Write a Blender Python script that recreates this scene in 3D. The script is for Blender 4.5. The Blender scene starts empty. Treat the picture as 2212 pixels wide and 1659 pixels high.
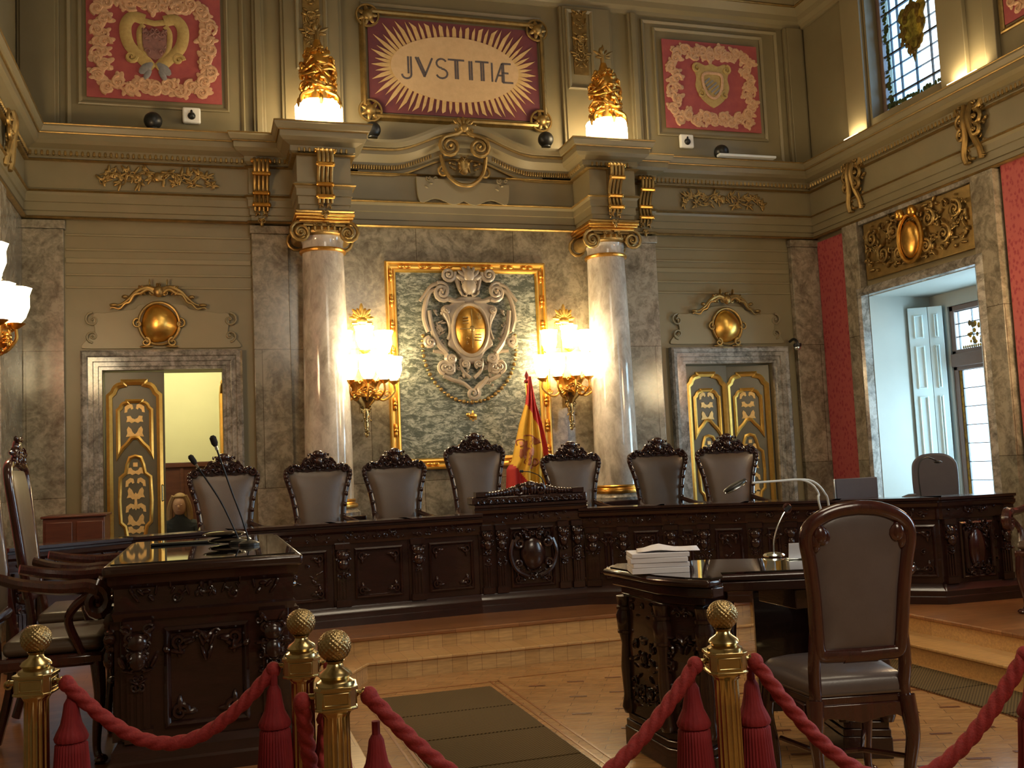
import bpy, math, random
import numpy as np
from mathutils import Vector, Matrix
random.seed(7)
PI = math.pi
S = bpy.context.scene
COL = S.collection
# ------------------------------------------------------------------ camera
FPX, PITCH, ROLL, YAW, EYE = 2150.0, 0.08285, -0.04536, 0.29881, 1.45
_cy, _sy, _cp, _sp = math.cos(YAW), math.sin(YAW), math.cos(PITCH), math.sin(PITCH)
_F = Vector((_sy*_cp, _cy*_cp, _sp)); _R0 = Vector((_cy, -_sy, 0)); _U0 = _R0.cross(_F)
_R = math.cos(ROLL)*_R0 + math.sin(ROLL)*_U0
_U = -math.sin(ROLL)*_R0 + math.cos(ROLL)*_U0
cd = bpy.data.cameras.new('camera'); cam = bpy.data.objects.new('camera', cd); COL.objects.link(cam)
cd.sensor_width = 36.0; cd.lens = FPX/2212*36.0; cd.clip_start = .05; cd.clip_end = 200
cam.matrix_world = Matrix(((_R.x, _U.x, -_F.x, 0), (_R.y, _U.y, -_F.y, 0), (_R.z, _U.z, -_F.z, EYE), (0, 0, 0, 1)))
S.camera = cam
# ------------------------------------------------------------------ world, lights, exposure
S.view_settings.view_transform = 'Standard'; S.view_settings.look = 'None'
S.view_settings.gamma = 1.0; S.view_settings.use_curve_mapping = False
S.view_settings.exposure = 0.0
w = bpy.data.worlds.new('sky'); S.world = w; w.use_nodes = True
w.node_tree.nodes['Background'].inputs[0].default_value = (.72, .90, 1.0, 1)
w.node_tree.nodes['Background'].inputs[1].default_value = 3.6
def area(name, loc, rot, sx, sy, power, col):
    l = bpy.data.lights.new(name, 'AREA'); l.shape = 'RECTANGLE'; l.size = sx; l.size_y = sy; l.energy = power; l.color = col
    o = bpy.data.objects.new(name, l); o.location = loc; o.rotation_euler = rot; COL.objects.link(o); return o
def point(name, loc, power, col, r=.1):
    l = bpy.data.lights.new(name, 'POINT'); l.energy = power; l.color = col; l.shadow_soft_size = r
    o = bpy.data.objects.new(name, l); o.location = loc; COL.objects.link(o); return o
WARM = (1.0, .80, .50)
area('warm_fill_light', (2.6, 3.2, 7.0), (0, 0, 0), 2.2, 2.2, 105, (1.0, .84, .60))  # unseen warm fill added overhead, in place of the room's chandeliers
area('warm_fill_light', (2.6, -1.4, 4.6), (math.radians(38), 0, 0), 2.2, 2.2, 120, (1.0, .86, .66))  # second warm fill, added behind the camera to lift the foreground
# daylight of the recess and high windows, just outside their panes; then a fill
area('daylight_and_fill', (8.05, 8.15, 1.9), (0, math.radians(90), 0), 2.2, 1.0, 150, (.60, .88, 1.0))
area('daylight_and_fill', (7.6, 8.2, 5.9), (0, math.radians(90), 0), 1.6, 1.0, 22, (.70, .88, 1.0))
area('daylight_and_fill', (6.6, 2.6, 2.6), (0, math.radians(90), 0), 2.6, 1.2, 50, (.62, .84, 1.0))  # cool fill added inside the room, in front of a made-up window
# ------------------------------------------------------------------ pixel rays (2212 x 1659) for measuring
def ray(px, py):
    return _R*((px-1106)/FPX) - _U*((py-829.5)/FPX) + _F
def at_y(px, py, Y): d = ray(px, py); t = Y/d.y; return Vector((d.x*t, Y, EYE+d.z*t))
def at_x(px, py, X): d = ray(px, py); t = X/d.x; return Vector((X, d.y*t, EYE+d.z*t))
def at_z(px, py, Z): d = ray(px, py); t = (Z-EYE)/d.z; return Vector((d.x*t, d.y*t, Z))
# ------------------------------------------------------------------ materials
MT = {}
def nm(name):
    m = bpy.data.materials.new(name); m.use_nodes = True; MT[name] = m
    return m, m.node_tree.nodes, m.node_tree.links, m.node_tree.nodes['Principled BSDF']
def ramp(N, L, src, stops):
    r = N.new('ShaderNodeValToRGB'); L.new(src, r.inputs[0])
    e = r.color_ramp.elements
    while len(e) < len(stops): e.new(.5)
    for k, (p, c) in enumerate(stops): e[k].position = p; e[k].color = (*c, 1)
    return r.outputs[0]
def coords(N, L, scale=(1, 1, 1), rot=(0, 0, 0)):
    t = N.new('ShaderNodeTexCoord'); mp = N.new('ShaderNodeMapping'); L.new(t.outputs['Object'], mp.inputs[0])
    mp.inputs['Scale'].default_value = scale; mp.inputs['Rotation'].default_value = rot
    return mp.outputs[0]
def noise(N, L, v, scale, detail=4, rough=.55, dist=0):
    n = N.new('ShaderNodeTexNoise'); L.new(v, n.inputs['Vector']); n.inputs['Scale'].default_value = scale
    n.inputs['Detail'].default_value = detail; n.inputs['Roughness'].default_value = rough; n.inputs['Distortion'].default_value = dist
    return n.outputs[0]
def bump(N, L, B, h, s, d=.01):
    b = N.new('ShaderNodeBump'); b.inputs['Strength'].default_value = s; b.inputs['Distance'].default_value = d
    L.new(h, b.inputs['Height']); L.new(b.outputs[0], B.inputs['Normal'])
def simple(name, c1, c2=None, rough=.5, metal=0, ns=8, bs=0, bscale=None, bd=.01, scale=(1, 1, 1), dist=0, coat=0, spec=.5, detail=4):
    m, N, L, B = nm(name); v = coords(N, L, scale)
    B.inputs['Roughness'].default_value = rough; B.inputs['Metallic'].default_value = metal
    B.inputs['Coat Weight'].default_value = coat; B.inputs['Specular IOR Level'].default_value = spec
    c2 = c2 or c1
    n = noise(N, L, v, ns, detail, .6, dist)
    L.new(ramp(N, L, n, [(.3, c1), (.7, c2)]), B.inputs['Base Color'])
    if bs: bump(N, L, B, noise(N, L, v, bscale or ns, 4), bs, bd)
    return m
simple('paint_olive', (.205, .165, .088), (.235, .19, .105), .42, ns=2.5, bs=.12, bscale=35, bd=.004)
simple('paint_olive_light', (.24, .195, .108), (.265, .215, .12), .38, ns=3)
simple('paint_dark_olive', (.10, .09, .055), (.125, .11, .07), .35, ns=4)
simple('gold', (.80, .46, .11), (.62, .33, .07), .33, 1, ns=30, bs=.25, bscale=60, bd=.004)
simple('gold_bright', (1.0, .66, .17), (.90, .53, .12), .36, 1, ns=25, bs=.12, bscale=50, bd=.003)
simple('gold_dull', (.42, .27, .09), (.24, .16, .06), .42, .8, ns=14, bs=.3, bscale=50, bd=.004)
simple('gold_leaf_pale', (.85, .60, .24), (.66, .44, .17), .5, .4, ns=18, bs=.2, bscale=40, bd=.003)
simple('brass_dull', (.40, .30, .15), (.30, .21, .09), .34, 1, ns=30, bs=.3, bscale=90, bd=.003)
simple('brass', (.52, .41, .20), (.42, .32, .15), .22, 1, ns=12, bs=.1, bscale=30, bd=.003)
simple('dark_wood', (.020, .008, .006), (.036, .012, .009), .22, ns=6, scale=(1, 1, 4), bs=.15, bscale=40, bd=.003, coat=.4)
simple('red_wood', (.060, .014, .010), (.038, .010, .008), .2, ns=5, scale=(6, 6, 1), coat=.6)
simple('brown_wood', (.11, .035, .018), (.07, .022, .012), .35, ns=5, scale=(1, 1, 6))
simple('leather', (.108, .070, .045), (.088, .056, .036), .36, ns=6, bs=.25, bscale=120, bd=.002, spec=.6)
simple('leather_dark', (.125, .100, .098), (.100, .078, .076), .30, ns=6, bs=.2, bscale=120, bd=.002, spec=.6)
simple('black_glass', (.015, .010, .009), None, .04, coat=1)
simple('black_plastic', (.012, .012, .012), None, .4)
simple('grey_plastic', (.075, .07, .09), (.065, .06, .08), .5)
simple('chrome', (.75, .85, .88), None, .18, 1)
simple('white_enamel', (.72, .76, .76), None, .3)
simple('white_plastic', (.90, .88, .82), None, .4)
simple('paper', (.80, .77, .80), (.74, .71, .75), .8, ns=60, scale=(1, 1, 30))
simple('blue_paper', (.30, .42, .48), None, .6)
simple('rope_red', (.30, .020, .020), (.20, .010, .012), .75, ns=90, bs=.5, bscale=160, bd=.004)
simple('tassel_red', (.25, .010, .015), (.16, .006, .010), .8, ns=40, bs=.5, bscale=120, bd=.004, scale=(1, 1, .15))
simple('flag_red', (.52, .025, .02), (.44, .018, .015), .7, ns=10)
simple('flag_yellow', (.80, .46, .035), (.70, .38, .03), .7, ns=10)
simple('emblem_brown', (.42, .13, .05), (.34, .09, .04), .7)
simple('emblem_pink', (.62, .26, .16), None, .7)
simple('cream_wall', (.74, .70, .42), (.70, .66, .39), .7, ns=2)
simple('niche_white', (.44, .46, .42), (.40, .42, .385), .55, ns=2)
simple('shutter_paint', (.70, .84, .85), (.64, .78, .80), .45, ns=3)
simple('cream_paint', (.70, .50, .29), (.62, .43, .24), .7, ns=18)
simple('ray_cream', (.72, .52, .26), (.60, .38, .15), .7, ns=14)
simple('purple_ground', (.19, .045, .05), (.13, .035, .055), .7, ns=7)
simple('tapestry_red', (.40, .090, .080), (.32, .060, .070), .8, ns=9, bs=.3, bscale=90, bd=.003)
simple('tapestry_cream', (.66, .42, .25), (.54, .30, .17), .8, ns=30, bs=.3, bscale=90, bd=.003)
simple('tapestry_grey', (.28, .27, .27), (.20, .19, .20), .8, ns=30)
simple('tapestry_yellow', (.52, .38, .14), (.42, .28, .10), .8, ns=30)
simple('tapestry_mauve', (.30, .14, .12), (.22, .11, .10), .8, ns=30)
simple('letter_blue', (.075, .065, .08), (.14, .11, .11), .7, ns=30)
simple('stone_carved', (.36, .29, .21), (.25, .20, .155), .30, ns=6, bs=.2, bscale=30, bd=.004, spec=.6)
simple('skin', (.42, .22, .14), None, .6)
simple('hair_blond', (.30, .17, .07), (.22, .12, .05), .6, ns=30)
simple('cloth_black', (.012, .012, .014), (.02, .02, .022), .8)
simple('window_frame_paint', (.20, .14, .12), (.17, .12, .10), .45)
simple('lead', (.03, .03, .035), None, .5)
simple('mic_foam', (.02, .018, .018), None, .9, bs=.5, bscale=200, bd=.003)
# damask wall cloth
m, N, L, B = nm('damask'); v = coords(N, L, (1, 1, .7))
vo = N.new('ShaderNodeTexVoronoi'); L.new(v, vo.inputs['Vector']); vo.inputs['Scale'].default_value = 26
n1 = noise(N, L, v, 42, 3, .6, 1.5)
mx = N.new('ShaderNodeMath'); mx.operation = 'ADD'; L.new(vo.outputs['Distance'], mx.inputs[0]); L.new(n1, mx.inputs[1])
L.new(ramp(N, L, mx.outputs[0], [(.72, (.31, .026, .045)), (.95, (.43, .085, .080))]), B.inputs['Base Color'])
B.inputs['Roughness'].default_value = .62
# marbles
def marble(name, a, b, c, sc, dist, rough=.14, slab=None, stretch=(1, 1, 1)):
    m, N, L, B = nm(name); v = coords(N, L, stretch)
    n1 = noise(N, L, v, sc, 8, .65, dist); n2 = noise(N, L, v, sc*4.5, 6, .7, dist*.6)
    mixn = N.new('ShaderNodeMath'); mixn.operation = 'MULTIPLY_ADD'; L.new(n2, mixn.inputs[0]); mixn.inputs[1].default_value = .65; L.new(n1, mixn.inputs[2])
    col = ramp(N, L, mixn.outputs[0], [(.62, a), (.78, b), (.96, c)])
    if slab:
        br = N.new('ShaderNodeTexBrick'); vs = coords(N, L, (1, 1, 1), (PI/2, 0, 0)); L.new(vs, br.inputs['Vector'])
        br.inputs['Color1'].default_value = (1, 1, 1, 1); br.inputs['Color2'].default_value = (.68, .72, .72, 1); br.inputs['Mortar'].default_value = (.25, .22, .18, 1)
        br.inputs['Scale'].default_value = 1; br.inputs['Mortar Size'].default_value = .003; br.inputs['Brick Width'].default_value = slab[0]; br.inputs['Row Height'].default_value = slab[1]
        mm = N.new('ShaderNodeMix'); mm.data_type = 'RGBA'; mm.blend_type = 'MULTIPLY'; mm.inputs[0].default_value = 1
        L.new(col, mm.inputs[6]); L.new(br.outputs[0], mm.inputs[7]); col = mm.outputs[2]
    L.new(col, B.inputs['Base Color']); B.inputs['Roughness'].default_value = rough
    return m
marble('marble_grey', (.145, .115, .078), (.245, .20, .142), (.40, .335, .245), 4.0, 1.3, .16, slab=(1.05, 1.35))
marble('marble_pink', (.27, .235, .195), (.42, .375, .32), (.60, .55, .48), 2.6, 1.0, .09, stretch=(1, 1, .5))
marble('marble_trim', (.10, .09, .075), (.21, .19, .165), (.38, .35, .31), 5.0, 1.5, .15)
m = marble('marble_green', (.050, .058, .042), (.085, .095, .072), (.34, .35, .29), 5.0, 2.2, .17, stretch=(1, 1, 2.2))
N, L, B = m.node_tree.nodes, m.node_tree.links, m.node_tree.nodes['Principled BSDF']
bump(N, L, B, noise(N, L, coords(N, L, (1, 1, 2.6)), 11, 5, .65, 1.6), .5, .012)
# parquet
def wood_blocks(name, bw, rh, cols, rot=0.0, rough=.2, mortar=.0015):
    m, N, L, B = nm(name); v = coords(N, L, (1, 1, 1), (0, 0, rot))
    br = N.new('ShaderNodeTexBrick'); L.new(v, br.inputs['Vector']); br.inputs['Scale'].default_value = 1
    br.inputs['Color1'].default_value = (*cols[0], 1); br.inputs['Color2'].default_value = (*cols[1], 1); br.inputs['Mortar'].default_value = (*cols[2], 1)
    br.inputs['Mortar Size'].default_value = mortar; br.inputs['Brick Width'].default_value = bw; br.inputs['Row Height'].default_value = rh
    v2 = coords(N, L, (1.5, 14, 14), (0, 0, rot)); n = noise(N, L, v2, 5, 5, .6, .3)
    g = ramp(N, L, n, [(.3, (.72, .70, .68)), (.7, (1.12, 1.1, 1.05))])
    mm = N.new('ShaderNodeMix'); mm.data_type = 'RGBA'; mm.blend_type = 'MULTIPLY'; mm.inputs[0].default_value = 1
    L.new(br.outputs[0], mm.inputs[6]); L.new(g, mm.inputs[7]); L.new(mm.outputs[2], B.inputs['Base Color'])
    B.inputs['Roughness'].default_value = rough; B.inputs['Coat Weight'].default_value = .25; B.inputs['Coat Roughness'].default_value = .15
    return m
wood_blocks('parquet', .30, .075, ((.46, .25, .095), (.38, .195, .068), (.18, .08, .03)), math.radians(28), .2)
wood_blocks('oak_step', .11, 1.0, ((.60, .37, .15), (.52, .30, .11), (.25, .12, .045)), 0, .3)
wood_blocks('dais_wood', .5, .09, ((.34, .15, .055), (.25, .105, .038), (.10, .04, .015)), 0, .28)
simple('inlay_dark', (.16, .055, .02), None, .25)
simple('inlay_line', (.27, .11, .035), None, .25)
# woven floor grille cloth
m, N, L, B = nm('mat_weave'); v = coords(N, L, (1, 1, 1))
ck = N.new('ShaderNodeTexChecker'); L.new(v, ck.inputs['Vector']); ck.inputs['Scale'].default_value = 90
ck.inputs['Color1'].default_value = (.135, .088, .034, 1); ck.inputs['Color2'].default_value = (.052, .032, .013, 1)
L.new(ck.outputs[0], B.inputs['Base Color']); B.inputs['Roughness'].default_value = .9; B.inputs['Specular IOR Level'].default_value = .15
bump(N, L, B, ck.outputs[1], .5, .004)
def emis(name, col, s):
    m, N, L, B = nm(name); B.inputs['Emission Color'].default_value = (*col, 1); B.inputs['Emission Strength'].default_value = s
    B.inputs['Base Color'].default_value = (.9, .88, .8, 1); return m
emis('lamp_glass', (1.0, .78, .42), 26)
emis('lamp_glass_side', (1.0, .80, .46), 16)
emis('uplight_glass', (1.0, .82, .50), 24)
emis('niche_light_glass', (1.0, .78, .42), 9)
# glass of windows
def pane(name, tint, mixw=.1):
    m, N, L, B = nm(name); N.remove(B)
    tr = N.new('ShaderNodeBsdfTransparent'); tr.inputs[0].default_value = (*tint, 1)
    gl = N.new('ShaderNodeBsdfGlossy'); gl.inputs['Roughness'].default_value = .05
    mx = N.new('ShaderNodeMixShader'); mx.inputs[0].default_value = mixw
    L.new(tr.outputs[0], mx.inputs[1]); L.new(gl.outputs[0], mx.inputs[2]); L.new(mx.outputs[0], N['Material Output'].inputs[0]); return m
pane('pane_clear', (.95, .97, 1.0), .06)
pane('pane_blue', (.20, .30, .50), .06)
pane('pane_blue_light', (.66, .82, .98), .06)
def transl(name, c):
    m, N, L, B = nm(name); v = coords(N, L)
    t = N.new('ShaderNodeBsdfTranslucent'); mx = N.new('ShaderNodeMixShader'); mx.inputs[0].default_value = .6
    cc = ramp(N, L, noise(N, L, v, 16, 4, .6, 1), [(.35, tuple(x*.35 for x in c)), (.65, c)])
    L.new(cc, t.inputs[0]); L.new(cc, B.inputs['Base Color']); L.new(B.outputs[0], mx.inputs[1]); L.new(t.outputs[0], mx.inputs[2])
    L.new(mx.outputs[0], N['Material Output'].inputs[0]); B.inputs['Roughness'].default_value = .3; return m
transl('stain_gold', (.42, .27, .06)); transl('stain_green', (.16, .18, .07))
# ------------------------------------------------------------------ mesh builder
def uvw(t, up):
    s = t.cross(up)
    return s.normalized()
class MB:
    def __init__(s): s.v = []; s.f = []; s.mi = []; s.M = Matrix(); s.cur = 0
    def add(s, vs, fs):
        b = len(s.v); s.v += [s.M @ Vector(p) for p in vs]; s.f += [[b+i for i in f] for f in fs]; s.mi += [s.cur]*len(fs); return s
    def box(s, x0, x1, y0, y1, z0, z1):
        return s.add([(x0, y0, z0), (x1, y0, z0), (x1, y1, z0), (x0, y1, z0), (x0, y0, z1), (x1, y0, z1), (x1, y1, z1), (x0, y1, z1)],
              [(0, 3, 2, 1), (4, 5, 6, 7), (0, 1, 5, 4), (1, 2, 6, 5), (2, 3, 7, 6), (3, 0, 4, 7)])
    def prism(s, poly, y0, y1):            # outline in x,z pushed from y0 to y1
        n = len(poly)
        return s.add([(x, y0, z) for x, z in poly]+[(x, y1, z) for x, z in poly],
              [list(range(n)), list(range(2*n-1, n-1, -1))]+[[i, n+i, n+(i+1) % n, (i+1) % n] for i in range(n)])
    def slab(s, poly, z0, z1):             # outline in x,y pushed from z0 to z1
        n = len(poly)
        return s.add([(x, y, z0) for x, y in poly]+[(x, y, z1) for x, y in poly],
              [list(range(n-1, -1, -1)), list(range(n, 2*n))]+[[i, (i+1) % n, n+(i+1) % n, n+i] for i in range(n)])
    def lathe(s, prof, c=(0, 0, 0), n=24, mod=None, axis='z', sx=1, sy=1, a0=0, a1=2*PI):
        full = abs(a1-a0-2*PI) < 1e-6; m = n if full else n+1; vs = []
        for r, z in prof:
            for i in range(m):
                a = a0+(a1-a0)*i/n; q = r*(mod(a, z) if mod else 1)
                x, y = q*math.cos(a)*sx, q*math.sin(a)*sy
                if axis == 'z': vs.append((c[0]+x, c[1]+y, c[2]+z))
                elif axis == 'y': vs.append((c[0]+x, c[1]-z, c[2]+y))     # pushes towards -y
                else: vs.append((c[0]+z, c[1]+x, c[2]+y))
        fs = []
        for k in range(len(prof)-1):
            for i in range(n):
                j = (i+1) % m; fs.append([k*m+i, k*m+j, (k+1)*m+j, (k+1)*m+i])
        if full:
            if prof[0][0] > 1e-5: fs.append(list(range(m-1, -1, -1)))
            if prof[-1][0] > 1e-5: fs.append([(len(prof)-1)*m+i for i in range(m)])
        return s.add(vs, fs)
    def ell(s, c, rx, ry, rz, nu=10, nv=6, R=None):
        vs = [(0, 0, -1)]; fs = []
        for j in range(1, nv):
            a = -PI/2+PI*j/nv
            for i in range(nu): b = 2*PI*i/nu; vs.append((math.cos(a)*math.cos(b), math.cos(a)*math.sin(b), math.sin(a)))
        vs.append((0, 0, 1)); T = len(vs)-1
        for i in range(nu): fs.append([0, 1+(i+1) % nu, 1+i]); fs.append([T, 1+(nv-2)*nu+i, 1+(nv-2)*nu+(i+1) % nu])
        for j in range(nv-2):
            for i in range(nu): fs.append([1+j*nu+i, 1+j*nu+(i+1) % nu, 1+(j+1)*nu+(i+1) % nu, 1+(j+1)*nu+i])
        out = []
        for p in vs:
            q = Vector((p[0]*rx, p[1]*ry, p[2]*rz))
            if R is not None: q = R @ q
            out.append((q.x+c[0], q.y+c[1], q.z+c[2]))
        return s.add(out, fs)
    def tube(s, pts, r, n=8, closed=False, flat=1.0, mod=None, up0=None):
        P = [Vector(p) for p in pts]; K = len(P)
        rr = r if isinstance(r, (list, tuple)) else [r]*K
        T = []
        for i in range(K):
            a = P[(i-1) % K] if (closed or i > 0) else P[i]; b = P[(i+1) % K] if (closed or i < K-1) else P[i]
            t = b-a; T.append(t.normalized() if t.length > 1e-9 else Vector((0, 0, 1)))
        if up0 is not None: fixed = Vector(up0)
        else: fixed = None
        u = fixed if fixed else (Vector((0, 1, 0)) if abs(T[0].y) < .9 else Vector((0, 0, 1)))
        vs = []; dist = 0
        for i in range(K):
            if i: dist += (P[i]-P[i-1]).length
            if fixed: u = fixed
            u = (u-T[i]*u.dot(T[i]));
            u = u.normalized() if u.length > 1e-6 else Vector((0, 0, 1)); sd = T[i].cross(u)
            for k in range(n):
                a = 2*PI*k/n; q = rr[i]*(mod(a, dist) if mod else 1)
                vs.append(P[i]+sd*(q*math.cos(a))+u*(q*math.sin(a)*flat))
        fs = []
        for i in range(K if closed else K-1):
            for k in range(n):
                fs.append([i*n+k, i*n+(k+1) % n, ((i+1) % K)*n+(k+1) % n, ((i+1) % K)*n+k])
        if not closed: fs.append(list(range(n-1, -1, -1))); fs.append([(K-1)*n+k for k in range(n)])
        return s.add(vs, fs)
    def sweep(s, path, prof, up=(0, 0, 1), closed=False):   # prof: (sideways to the right of the path, along up)
        P = [Vector(p) for p in path]; K = len(P); up = Vector(up); vs = []; n = len(prof)
        for i in range(K):
            tb = (P[i]-P[(i-1) % K]).normalized() if (closed or i > 0) else None
            tf = (P[(i+1) % K]-P[i]).normalized() if (closed or i < K-1) else None
            sb = tb.cross(up).normalized() if tb is not None else None; sf = tf.cross(up).normalized() if tf is not None else None
            if sb is None: sd = sf
            elif sf is None: sd = sb
            else:
                sd = sb+sf; d = 1+sb.dot(sf); sd = sd/max(d, .15)
            for a, b in prof: vs.append(P[i]+sd*a+up*b)
        fs = []
        for i in range(K if closed else K-1):
            for k in range(n):
                j = (i+1) % K; fs.append([i*n+k, j*n+k, j*n+(k+1) % n, i*n+(k+1) % n])
        if not closed: fs.append(list(range(n))); fs.append([(K-1)*n+k for k in range(n-1, -1, -1)])
        return s.add(vs, fs)
    def spiral(s, cx, cz, R, turns=1.6, start=0., dr=1, y=0., r=.012, n=6, tail=None, rmin=.15, depth=0.0, taper=.6):
        """a scroll in the x,z plane: from the outside point at angle START winding in"""
        K = max(10, int(turns*12)); pts = []; rr = []
        if tail:
            for q in tail: pts.append((q[0], y, q[1])); rr.append(r)
        for i in range(K+1):
            t = i/K; a = start+dr*turns*2*PI*t; q = R*(1-(1-rmin)*t)
            pts.append((cx+q*math.cos(a), y-depth*t, cz+q*math.sin(a))); rr.append(r*(1-(1-taper)*t))
        s.tube(pts, rr, n)
        s.ell((cx, y-depth, cz), R*rmin*1.2, r*1.3, R*rmin*1.2, 8, 5)
        return s
    def leaf(s, x, z, L_, W_, ang, y=0., t=.01):
        R = Matrix.Rotation(-ang, 3, 'Y'); return s.ell((x+math.cos(ang)*L_/2, y, z+math.sin(ang)*L_/2), L_/2, t, W_/2, 8, 5, R)
    def build(s, name, mats, parent=None, bevel=0, sharp=38, smooth=True, seg=2):
        me = bpy.data.meshes.new(name); me.from_pydata([tuple(p) for p in s.v], [], s.f); me.update()
        if not isinstance(mats, (list, tuple)): mats = [mats]
        for q in mats: me.materials.append(MT[q])
        me.polygons.foreach_set('material_index', s.mi)
        if smooth:
            me.polygons.foreach_set('use_smooth', [True]*len(me.polygons)); me.set_sharp_from_angle(angle=math.radians(sharp))
        me.validate()
        o = bpy.data.objects.new(name, me); COL.objects.link(o); o.parent = parent
        if bevel:
            b = o.modifiers.new('bevel', 'BEVEL'); b.width = bevel; b.segments = seg; b.limit_method = 'ANGLE'; b.angle_limit = math.radians(40)
        return o
def catmull(pts, k=6, closed=False):
    P = [Vector(p) for p in pts]; n = len(P); out = []
    for i in range(n if closed else n-1):
        p0 = P[(i-1) % n] if (closed or i > 0) else P[i]; p1 = P[i]; p2 = P[(i+1) % n]
        p3 = P[(i+2) % n] if (closed or i < n-2) else P[(i+1) % n]
        for j in range(k):
            t = j/k; out.append(.5*((2*p1)+(p2-p0)*t+(2*p0-5*p1+4*p2-p3)*t*t+(3*p1-p0-3*p2+p3)*t**3))
    if not closed: out.append(P[-1])
    return out
def thing(name, label, cat, loc=(0, 0, 0), rz=0, group=None):
    o = bpy.data.objects.new(name, None); o.empty_display_size = .1; COL.objects.link(o); o.location = loc; o.rotation_euler = (0, 0, rz)
    o['label'] = label; o['category'] = cat
    if group: o['group'] = group
    return o
def tag(o, label, cat, group=None, kind=None, loc=None, rz=None):
    if label: o['label'] = label
    if cat: o['category'] = cat
    if group: o['group'] = group
    if kind: o['kind'] = kind
    if loc is not None: o.location = loc
    if rz is not None: o.rotation_euler = (0, 0, rz)
    return o
def struct(o, label=None, loc=None, rz=None): return tag(o, label, None, None, 'structure', loc, rz)
def dup(root, loc=None, rz=None, label=None, group=None, scale=None):
    def cp(o, par):
        c = o.copy(); COL.objects.link(c); c.parent = par
        for ch in list(o.children): cp(ch, c)
        return c
    r = cp(root, None)
    if loc is not None: r.location = loc
    if rz is not None: r.rotation_euler = (0, 0, rz)
    if label: r['label'] = label
    if group: r['group'] = group
    if scale: r.scale = (scale, scale, scale)
    return r
TOE = -PI/2   # turns a thing made for the back wall to the right-hand wall (front to -x)
TOW = PI/2    # ... to the left-hand wall (front to +x)
# ================================================================== SETTING
XL, XR, YB, YF, ZC, DZ = -1.65, 6.9, 10.0, -3.2, 7.4, .26
AX = 2.604                                   # axis of the back wall
def bx(*a): return MB().box(*a)
struct(bx(XL-.3, XR+.3, YF-.3, YB+.3, -.12, 0).build('floor', 'parquet', smooth=False), 'oak parquet floor')
struct(bx(XL-.3, XR+1.2, YF-.3, YB+.3, ZC, ZC+.2).build('ceiling', 'paint_olive_light', smooth=False))
struct(bx(XL-.3, XR+.3, YF-.3, YF, 0, ZC).build('wall_rear', 'paint_olive', smooth=False))
struct(bx(XL-.3, XL, YF, YB+.3, 0, ZC).build('wall_left', 'paint_olive', smooth=False))
LD = (-.93, .15, 2.52); RD = (5.10, 6.21, 2.50)      # door openings x0, x1, top
b = MB()
b.box(XL, LD[0], YB, YB+.3, 0, ZC).box(LD[1], RD[0], YB, YB+.3, 0, ZC).box(RD[1], XR, YB, YB+.3, 0, ZC)
b.box(LD[0], LD[1], YB, YB+.3, LD[2], ZC).box(RD[0], RD[1], YB, YB+.3, RD[2], ZC)
b.box(LD[0], LD[1], YB, YB+.3, 0, DZ).box(RD[0], RD[1], YB, YB+.3, 0, DZ)
struct(b.build('wall_back', 'paint_olive', smooth=False))
# right wall with the window recess, the high window and an added opening nearer the camera
NY0, NY1, NZ = 7.41, 9.09, 3.12
b = MB()
b.box(XR, XR+.3, NY1, YB+.3, 0, ZC).box(XR, XR+.3, NY0, NY1, NZ, 5.0).box(XR, XR+.3, NY0, NY1, 0, DZ)
b.box(XR, XR+.3, 3.6, NY0, 0, ZC)
b.box(XR, XR+.3, 1.6, 3.6, 0, 1.0).box(XR, XR+.3, 1.6, 3.6, 4.0, ZC).box(XR, XR+.3, YF-.3, 1.6, 0, ZC)
b.box(XR, XR+.3, NY0, 7.74, 5.0, ZC).box(XR, XR+.3, 8.80, NY1, 5.0, ZC).box(XR, XR+.3, 7.74, 8.80, 6.95, ZC)
struct(b.build('wall_right', 'paint_olive', smooth=False))
# recess of the lower window
NX = 7.68
b = MB()
b.box(XR-.002, NX, NY1-.006, NY1+.1, DZ, NZ+.1).box(XR-.002, NX, NY0-.1, NY0+.006, DZ, NZ+.1).box(XR-.002, NX+.2, NY0-.1, NY1+.1, NZ-.006, NZ+.1).box(XR+.3, NX+.2, NY0-.1, NY1+.1, DZ-.1, DZ+.003)
b.box(NX, NX+.2, 8.82, NY1+.1, DZ, NZ).box(NX, NX+.2, NY0-.1, 7.70, DZ, NZ).box(NX, NX+.2, 7.70, 8.82, 2.96, NZ).box(NX, NX+.2, 7.70, 8.82, DZ, .62)
struct(b.build('wall_niche', 'niche_white', smooth=False))
# ---- dais: U-shaped platform with two oak steps
outer = [(XL, 0.9), (.36, 0.9), (.36, 6.55), (.95, 7.42), (4.25, 7.42), (4.86, 6.75), (4.86, 0.9), (XR, 0.9), (XR, YB), (XL, YB)]
def offs(poly, d):   # shift the inner edge of the U towards the middle of the room
    q = list(poly); q[1] = (q[1][0]+d, q[1][1]); q[2] = (q[2][0]+d, q[2][1]-d*.35); q[3] = (q[3][0]+d*.3, q[3][1]-d)
    q[4] = (q[4][0]-d*.3, q[4][1]-d); q[5] = (q[5][0]-d, q[5][1]-d*.35); q[6] = (q[6][0]-d, q[6][1]); return q
struct(MB().slab(outer, .0, DZ-.03).build('dais', 'oak_step', smooth=False), 'raised oak platform around the room')
struct(MB().slab(offs(outer, .02), DZ-.03, DZ).build('dais_boards', 'dais_wood', bevel=.008))
lo = offs(outer, .30)
ring = lo[1:7]; inn = offs(outer, -.05)[1:7][::-1]
struct(MB().slab(ring+inn, 0, DZ/2-.022).build('dais_step', 'oak_step', smooth=False))
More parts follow.
